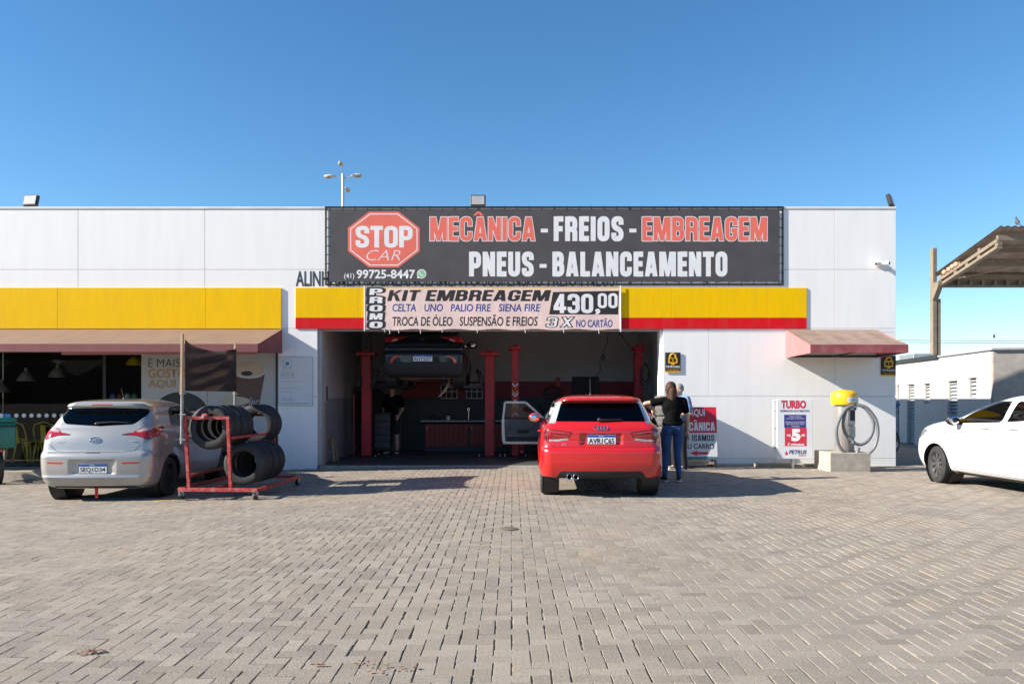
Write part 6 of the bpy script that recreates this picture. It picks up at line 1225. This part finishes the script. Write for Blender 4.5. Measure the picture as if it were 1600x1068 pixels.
motorbike('motorcycle with a teal delivery box at the left edge of the forecourt', (fx(-12, 14.2), 14.3, GZ(-9.3)+.004), R(45), BLACK, M('teal_box', (.004, .16, .13), .4))
motorbike('red motorcycle mostly hidden behind the right corner of the building', (8.08, 18.4, .0), R(-60), M('bike_red', (.45, .015, .02), .4))

# ---------------------------------------------------------------- people
SKIN = M('fair_skin', (.55, .33, .24), .55, var=.06, scale=20); HAIRB = M('brown_hair', (.06, .024, .011), .6, spec=.3, var=.4, scale=8, stretch=(30, 30, 1.5), bump=.4, bscale=60); HAIRG = M('grey_hair', (.25, .24, .23), .7, var=.3, scale=40)
def hand(m, w, d, s, curl=.5, mat=None):
    """palm and five fingers; w wrist, d pointing direction, s thumb side vector"""
    w = Vector(w); d = Vector(d).normalized(); s = Vector(s); s = (s-d*s.dot(d)).normalized(); n = d.cross(s).normalized()
    m.cap(w, .026, w+d*.05, .034, mat); 
    for k, (o, l) in enumerate(((-.030, .062), (-.010, .076), (.010, .080), (.030, .070))):
        b = w+d*.085+s*o; m.cap(w+d*.04+s*o*.8, .016, b, .011, mat, 8); e = b+(d*(1-curl*.4)+n*curl*.5).normalized()*l*.5; m.cap(b, .0105, e, .0095, mat, 8); m.cap(e, .0095, e+(d*(1-curl)+n*curl).normalized()*l*.5, .008, mat, 8)
    b = w+d*.025+s*.03; e = b+(d*.6+s*.7).normalized()*.045; m.cap(b, .014, e, .011, mat, 8); m.cap(e, .011, e+(d*.9+s*.25).normalized()*.03, .009, mat, 8)
def head(m, c, f, mat, r=1.0):
    """head with face towards f"""
    c = Vector(c); f = Vector(f).normalized(); s = f.cross(Vector((0, 0, 1))).normalized(); rot = Matrix((s, f, s.cross(f))).transposed()
    m.ell(c, (.074*r, .092*r, .105*r), mat, rot); m.ell(c+f*.025*r-Vector((0, 0, .055*r)), (.055*r, .062*r, .062*r), mat, rot); m.cap(c+f*.088*r+Vector((0, 0, .0)), .009*r, c+f*.108*r-Vector((0, 0, .028*r)), .014*r, mat, 8)
    m.ell(c+f*.080*r-Vector((0, 0, .062*r)), (.024*r, .014*r, .010*r), mat, rot); m.ell(c+f*.07*r-Vector((0, 0, .095*r)), (.025*r, .022*r, .018*r), mat, rot)
    for q in (-1, 1): m.ell(c+s*q*.074*r-Vector((0, 0, .01)), (.010*r, .022*r, .032*r), mat, rot); m.ell(c+s*q*.03*r+f*.082*r+Vector((0, 0, .022*r)), (.022*r, .010*r, .008*r), mat, rot)
    return rot
def face_details(t, c, f, r=1.0, brow=None):
    c = Vector(c); f = Vector(f).normalized(); s = f.cross(Vector((0, 0, 1))).normalized(); rot = Matrix((s, f, s.cross(f))).transposed()
    m = MB(); EY = M('eye_white', (.7, .7, .68), .3); IR = M('eye_dark', (.03, .02, .015), .2)
    for q in (-1, 1): m.ell(c+s*q*.03*r+f*.080*r+Vector((0, 0, .004)), (.013, .009, .007), EY, rot, 10, 8); m.ell(c+s*q*.03*r+f*.0875*r+Vector((0, 0, .004)), (.006, .004, .006), IR, rot, 8, 6)
    m.build('eye', t); m = MB(); m.ell(c+f*.092*r-Vector((0, 0, .062*r)), (.022, .006, .006), M('lip', (.42, .18, .15), .5), rot); m.build('mouth', t)
def shoe(m, a, d, sole, up):
    a = Vector(a); d = Vector(d).normalized(); s = d.cross(Vector((0, 0, 1))); 
    m.cap(a-d*.05+Vector((0, 0, .045)), .040, a+d*.13+Vector((0, 0, .034)), .032, up); m.cap(a+Vector((0, 0, .06)), .042, a+Vector((0, 0, .10)), .040, up)
def sole_(m, a, d, mat):
    a = Vector(a); d = Vector(d).normalized(); p = [a-d*.085, a-d*.04, a+d*.08, a+d*.16]; s = d.cross(Vector((0, 0, 1)))
    vs = []
    for z in (.003, .028):
        for q, w in ((-.085, .030), (-.05, .042), (.06, .046), (.13, .040), (.165, .018)): vs += [a+d*q+s*w+Vector((0, 0, z)), a+d*q-s*w+Vector((0, 0, z))]
    fs = [(2*i, 2*i+1, 2*i+3, 2*i+2) for i in range(4)]+[(10+2*i, 12+2*i, 13+2*i, 11+2*i) for i in range(4)]+[(2*i, 2*i+2, 12+2*i, 10+2*i) for i in range(4)]+[(2*i+1, 11+2*i, 13+2*i, 3+2*i) for i in range(4)]+[(0, 10, 11, 1), (8, 9, 19, 18)]; m.add(vs, fs, mat)
DEN = M('blue_denim', (.03, .085, .21), .85, var=.35, scale=5, bump=.4, bscale=25); TEE = M('black_tshirt', (.005, .005, .0055), .95, spec=.1, var=.25, scale=6, bump=.5, bscale=14); BSK = M('black_trousers', (.014, .014, .016), .9, var=.2); SHO = M('black_shoe', (.012, .012, .013), .6); SOLE = M('white_sole', (.62, .62, .60), .6)
def woman():
    t = thing('person', 'woman with long brown hair, black t-shirt and blue jeans, back to us', 'person', (2.66, 13.05, .004)); V = Vector
    hipL, hipR = V((-.095, 0, .84)), V((.095, 0, .84)); kL, kR = V((-.095, .035, .46)), V((.085, .015, .46)); aL, aR = V((-.13, .0, .085)), V((.10, -.03, .085))
    sL, sR = V((-.175, .02, 1.33)), V((.185, .0, 1.33)); eL = V((-.44, .08, 1.285)); wL = V((-.28, .27, 1.19)); eR = V((.245, .0, 1.06)); wR = V((.27, .10, .83)); hc = V((-.03, .04, 1.525))
    m = MB(); m.ell((0, .015, 1.22), (.15, .095, .20), SKIN); m.ell((0, 0, .95), (.155, .11, .14), SKIN); m.cap((0, .01, 1.0), .115, (0, .01, 1.15), .115, SKIN); m.cap((-.0, .01, 1.33), .06, hc-V((0, 0.01, .05)), .046, SKIN)
    m.cap(sL, .05, V((.0, .01, 1.33)), .06, SKIN); m.cap(sR, .05, V((0, .01, 1.33)), .06, SKIN)
    for a, b, c in ((hipL, kL, aL), (hipR, kR, aR)): m.cap(a, .078, b, .05, SKIN); m.cap(b, .05, b.lerp(c, .35), .05, SKIN); m.cap(b.lerp(c, .35), .05, c, .034, SKIN); m.cap(c, .034, c+V((0, .08, -.045)), .03, SKIN)
    for a, b, c in ((sL, eL, wL), (sR, eR, wR)): m.cap(a, .046, b, .037, SKIN); m.cap(b, .037, b.lerp(c, .3), .037, SKIN); m.cap(b.lerp(c, .3), .037, c, .024, SKIN)
    hand(m, wL, (.25, .15, -1), (.6, .5, .2), .5, SKIN); hand(m, wR, (.03, .12, -1), (-.3, 1, 0), .4, SKIN); f = V((-.55, .85, -.12)); head(m, hc, f, SKIN); remesh(m, 'body', SKIN, t, .008, 3); face_details(t, hc, f)
    m = MB()   # jeans
    m.ell((0, -.005, .895), (.168, .122, .105), DEN); m.ell((-.08, -.035, .86), (.095, .085, .11), DEN); m.ell((.08, -.035, .86), (.095, .085, .11), DEN); m.cap((0, 0, .92), .12, (0, 0, .95), .125, DEN)
    for a, b, c in ((hipL, kL, aL), (hipR, kR, aR)): m.cap(a, .094, a.lerp(b, .5), .080, DEN); m.cap(a.lerp(b, .5), .080, b, .060, DEN); m.cap(b, .060, b.lerp(c, .35), .059, DEN); m.cap(b.lerp(c, .35), .059, c+V((0, 0, .02)), .041, DEN)
    remesh(m, 'jeans', DEN, t, .009, 3)
    m = MB()   # t-shirt
    m.ell((0, .0, 1.22), (.178, .122, .19), TEE); m.cap((0, 0, 1.02), .128, (0, .0, 1.15), .135, TEE); m.ell((0, 0, 1.0), (.168, .128, .085), TEE); m.ell((0, -.005, .955), (.178, .135, .06), TEE); m.cap(sL+V((0, 0, .005)), .062, (0, .0, 1.345), .068, TEE); m.cap(sR+V((0, 0, .005)), .062, (0, .0, 1.345), .068, TEE); m.cap(sL, .064, sL.lerp(eL, .52), .062, TEE); m.cap(sR, .064, sR.lerp(eR, .60), .060, TEE)
    remesh(m, 'tshirt', TEE, t, .010, 2)
    m = MB(); hb = hc-f*.018; m.ell(hb+V((0, 0, .025)), (.094, .100, .105), HAIRB); m.ell(hc+V((.035, -.06, -.06)), (.072, .055, .11), HAIRB); m.cap(hc+V((.03, -.07, -.02)), .068, hc+V((.02, -.085, -.17)), .05, HAIRB); m.cap(hc+V((.02, -.085, -.17)), .05, hc+V((-.03, -.10, -.245)), .022, HAIRB); m.cap(hc+V((.06, -.01, .0)), .045, hc+V((.06, -.045, -.15)), .03, HAIRB); m.cap(hc+V((-.05, -.03, .0)), .045, hc+V((-.035, -.07, -.18)), .028, HAIRB); remesh(m, 'hair', HAIRB, t, .009, 2)
    for a, d in ((aL, V((-.25, 1, 0))), (aR, V((.25, 1, 0)))):
        g0 = V((a.x, a.y, 0)); q = MB(); shoe(q, g0, d, SOLE, SHO); o = remesh(q, 'shoe', SHO, t, .008, 2); w = MB(); sole_(w, g0, d, SOLE); w.build('sole', o)
woman()
def man():
    t = thing('person', 'grey haired man in a blue patterned shirt, half hidden behind the woman', 'person', (3.22, 15.12, .004), R(120)); V = Vector
    SH = M('blue_patterned_shirt', (.09, .20, .42), .8, var=.9, scale=14, dirt=(.62, .66, .72), dscale=13, damt=.9); hipL, hipR = V((-.10, 0, .84)), V((.10, 0, .84)); kL, kR = V((-.115, .03, .46)), V((.115, .03, .46)); aL, aR = V((-.13, 0, .085)), V((.13, 0, .085)); sL, sR = V((-.2, 0, 1.35)), V((.2, 0, 1.35)); eL = V((-.27, -.02, 1.08)); wL = V((-.17, .20, 1.05)); eR = V((.27, -.02, 1.08)); wR = V((.12, .22, 1.08)); hc = V((0, .03, 1.53))
    m = MB(); m.ell((0, .0, 1.2), (.17, .11, .2), SKIN); m.cap((0, 0, .95), .14, (0, 0, 1.1), .14, SKIN); m.cap((0, 0, 1.35), .065, hc-V((0, .01, .06)), .055, SKIN); m.cap(sL, .055, (0, 0, 1.35), .065, SKIN); m.cap(sR, .055, (0, 0, 1.35), .065, SKIN)
    for a, b, c in ((hipL, kL, aL), (hipR, kR, aR)): m.cap(a, .08, b, .052, SKIN); m.cap(b, .052, c, .036, SKIN); m.cap(c, .036, c+V((0, .08, -.045)), .03, SKIN)
    for a, b, c in ((sL, eL, wL), (sR, eR, wR)): m.cap(a, .05, b, .041, SKIN); m.cap(b, .041, c, .028, SKIN)
    hand(m, wL, (.8, .4, .1), (0, .3, 1), .5, SKIN); hand(m, wR, (-.8, .4, .1), (0, .3, 1), .5, SKIN); f = V((.15, 1, -.1)); head(m, hc, f, SKIN, 1.03); remesh(m, 'body', SKIN, t, .009, 3); face_details(t, hc, f, 1.03)
    m = MB(); m.ell((0, .0, 1.2), (.2, .14, .2), SH); m.cap((0, 0, .90), .15, (0, .01, 1.1), .155, SH); m.cap(sL, .07, (0, 0, 1.37), .07, SH); m.cap(sR, .07, (0, 0, 1.37), .07, SH); m.cap(sL, .072, sL.lerp(eL, .75), .072, SH); m.cap(sR, .072, sR.lerp(eR, .75), .072, SH); remesh(m, 'shirt', SH, t, .011, 2)
    m = MB(); m.ell((0, 0, .9), (.17, .13, .1), BSK)
    for a, b, c in ((hipL, kL, aL), (hipR, kR, aR)): m.cap(a, .095, b, .075, BSK); m.cap(b, .075, c+V((0, 0, -.03)), .065, BSK)
    remesh(m, 'trousers', BSK, t, .011, 2); m = MB(); hb = hc-f.normalized()*.02; m.ell(hb+V((0, 0, .03)), (.085, .094, .095), HAIRG); remesh(m, 'hair', HAIRG, t, .009, 1)
    BE = M('beige_shoe', (.33, .28, .22), .8)
    for a in (aL, aR): q = MB(); g0 = V((a.x, a.y, 0)); shoe(q, g0, V((.1*(1 if a.x > 0 else -1), 1, 0)), SOLE, BE); o = remesh(q, 'shoe', BE, t, .009, 2); w = MB(); sole_(w, g0, V((.1*(1 if a.x > 0 else -1), 1, 0)), SOLE); w.build('sole', o)
man()
def mechanic():
    t = thing('person', 'mechanic in dark shirt and shorts standing in the dim garage corner', 'person', (fx(613, 19.4), 19.4, .013), R(170)); V = Vector
    sL, sR = V((-.19, 0, 1.36)), V((.19, 0, 1.36)); eL = V((-.26, -.03, 1.08)); wL = V((-.22, .14, .95)); eR = V((.26, -.03, 1.08)); wR = V((.24, .08, .84)); hc = V((0, .03, 1.56)); m = MB(); m.ell((0, 0, 1.2), (.17, .11, .2), SKIN); m.cap((0, 0, .92), .14, (0, 0, 1.1), .14, SKIN); m.cap((0, 0, 1.36), .065, hc-V((0, 0, .06)), .055, SKIN); m.cap(sL, .055, sR, .055, SKIN)
    for s_ in (-1, 1): h_, k_, a_ = V((s_*.1, 0, .85)), V((s_*.12, .02, .47)), V((s_*.13, 0, .09)); m.cap(h_, .085, k_, .055, SKIN); m.cap(k_, .055, a_.lerp(k_, .65), .055, SKIN); m.cap(a_.lerp(k_, .65), .055, a_, .036, SKIN); m.cap(a_, .036, a_+V((0, .08, -.045)), .03, SKIN)
    for a, b, c in ((sL, eL, wL), (sR, eR, wR)): m.cap(a, .05, b, .042, SKIN); m.cap(b, .042, c, .028, SKIN)
    hand(m, wL, (.2, .5, -.8), (.6, .5, 0), .5, SKIN); hand(m, wR, (0, .2, -1), (-.4, 1, 0), .5, SKIN); head(m, hc, (0, 1, -.1), SKIN); remesh(m, 'body', SKIN, t, .01, 3); face_details(t, hc, (0, 1, -.1))
    m = MB(); m.ell((0, 0, 1.2), (.19, .13, .2), TEE); m.cap((0, 0, .9), .15, (0, .0, 1.1), .15, TEE); m.cap(sL, .068, sR, .068, TEE); m.cap(sL, .07, sL.lerp(eL, .7), .068, TEE); m.cap(sR, .07, sR.lerp(eR, .7), .068, TEE); remesh(m, 'tshirt', TEE, t, .012, 2); m = MB(); m.ell((0, 0, .88), (.17, .13, .1), BSK); [m.cap((s_*.1, 0, .85), .1, (s_*.115, .02, .52), .085, BSK) for s_ in (-1, 1)]; remesh(m, 'shorts', BSK, t, .012, 2); m = MB(); m.ell(hc+V((0, -.01, .04)), (.082, .1, .085), TEE); m.ell(hc+V((0, .09, .055)), (.06, .06, .012), TEE); remesh(m, 'cap', TEE, t, .009, 1)
    for s_ in (-1, 1): q = MB(); g0 = V((s_*.13, 0, 0)); shoe(q, g0, V((s_*.1, 1, 0)), SOLE, SHO); o = remesh(q, 'shoe', SHO, t, .01, 2); w = MB(); sole_(w, g0, V((s_*.1, 1, 0)), SOLE); w.build('sole', o)
mechanic()
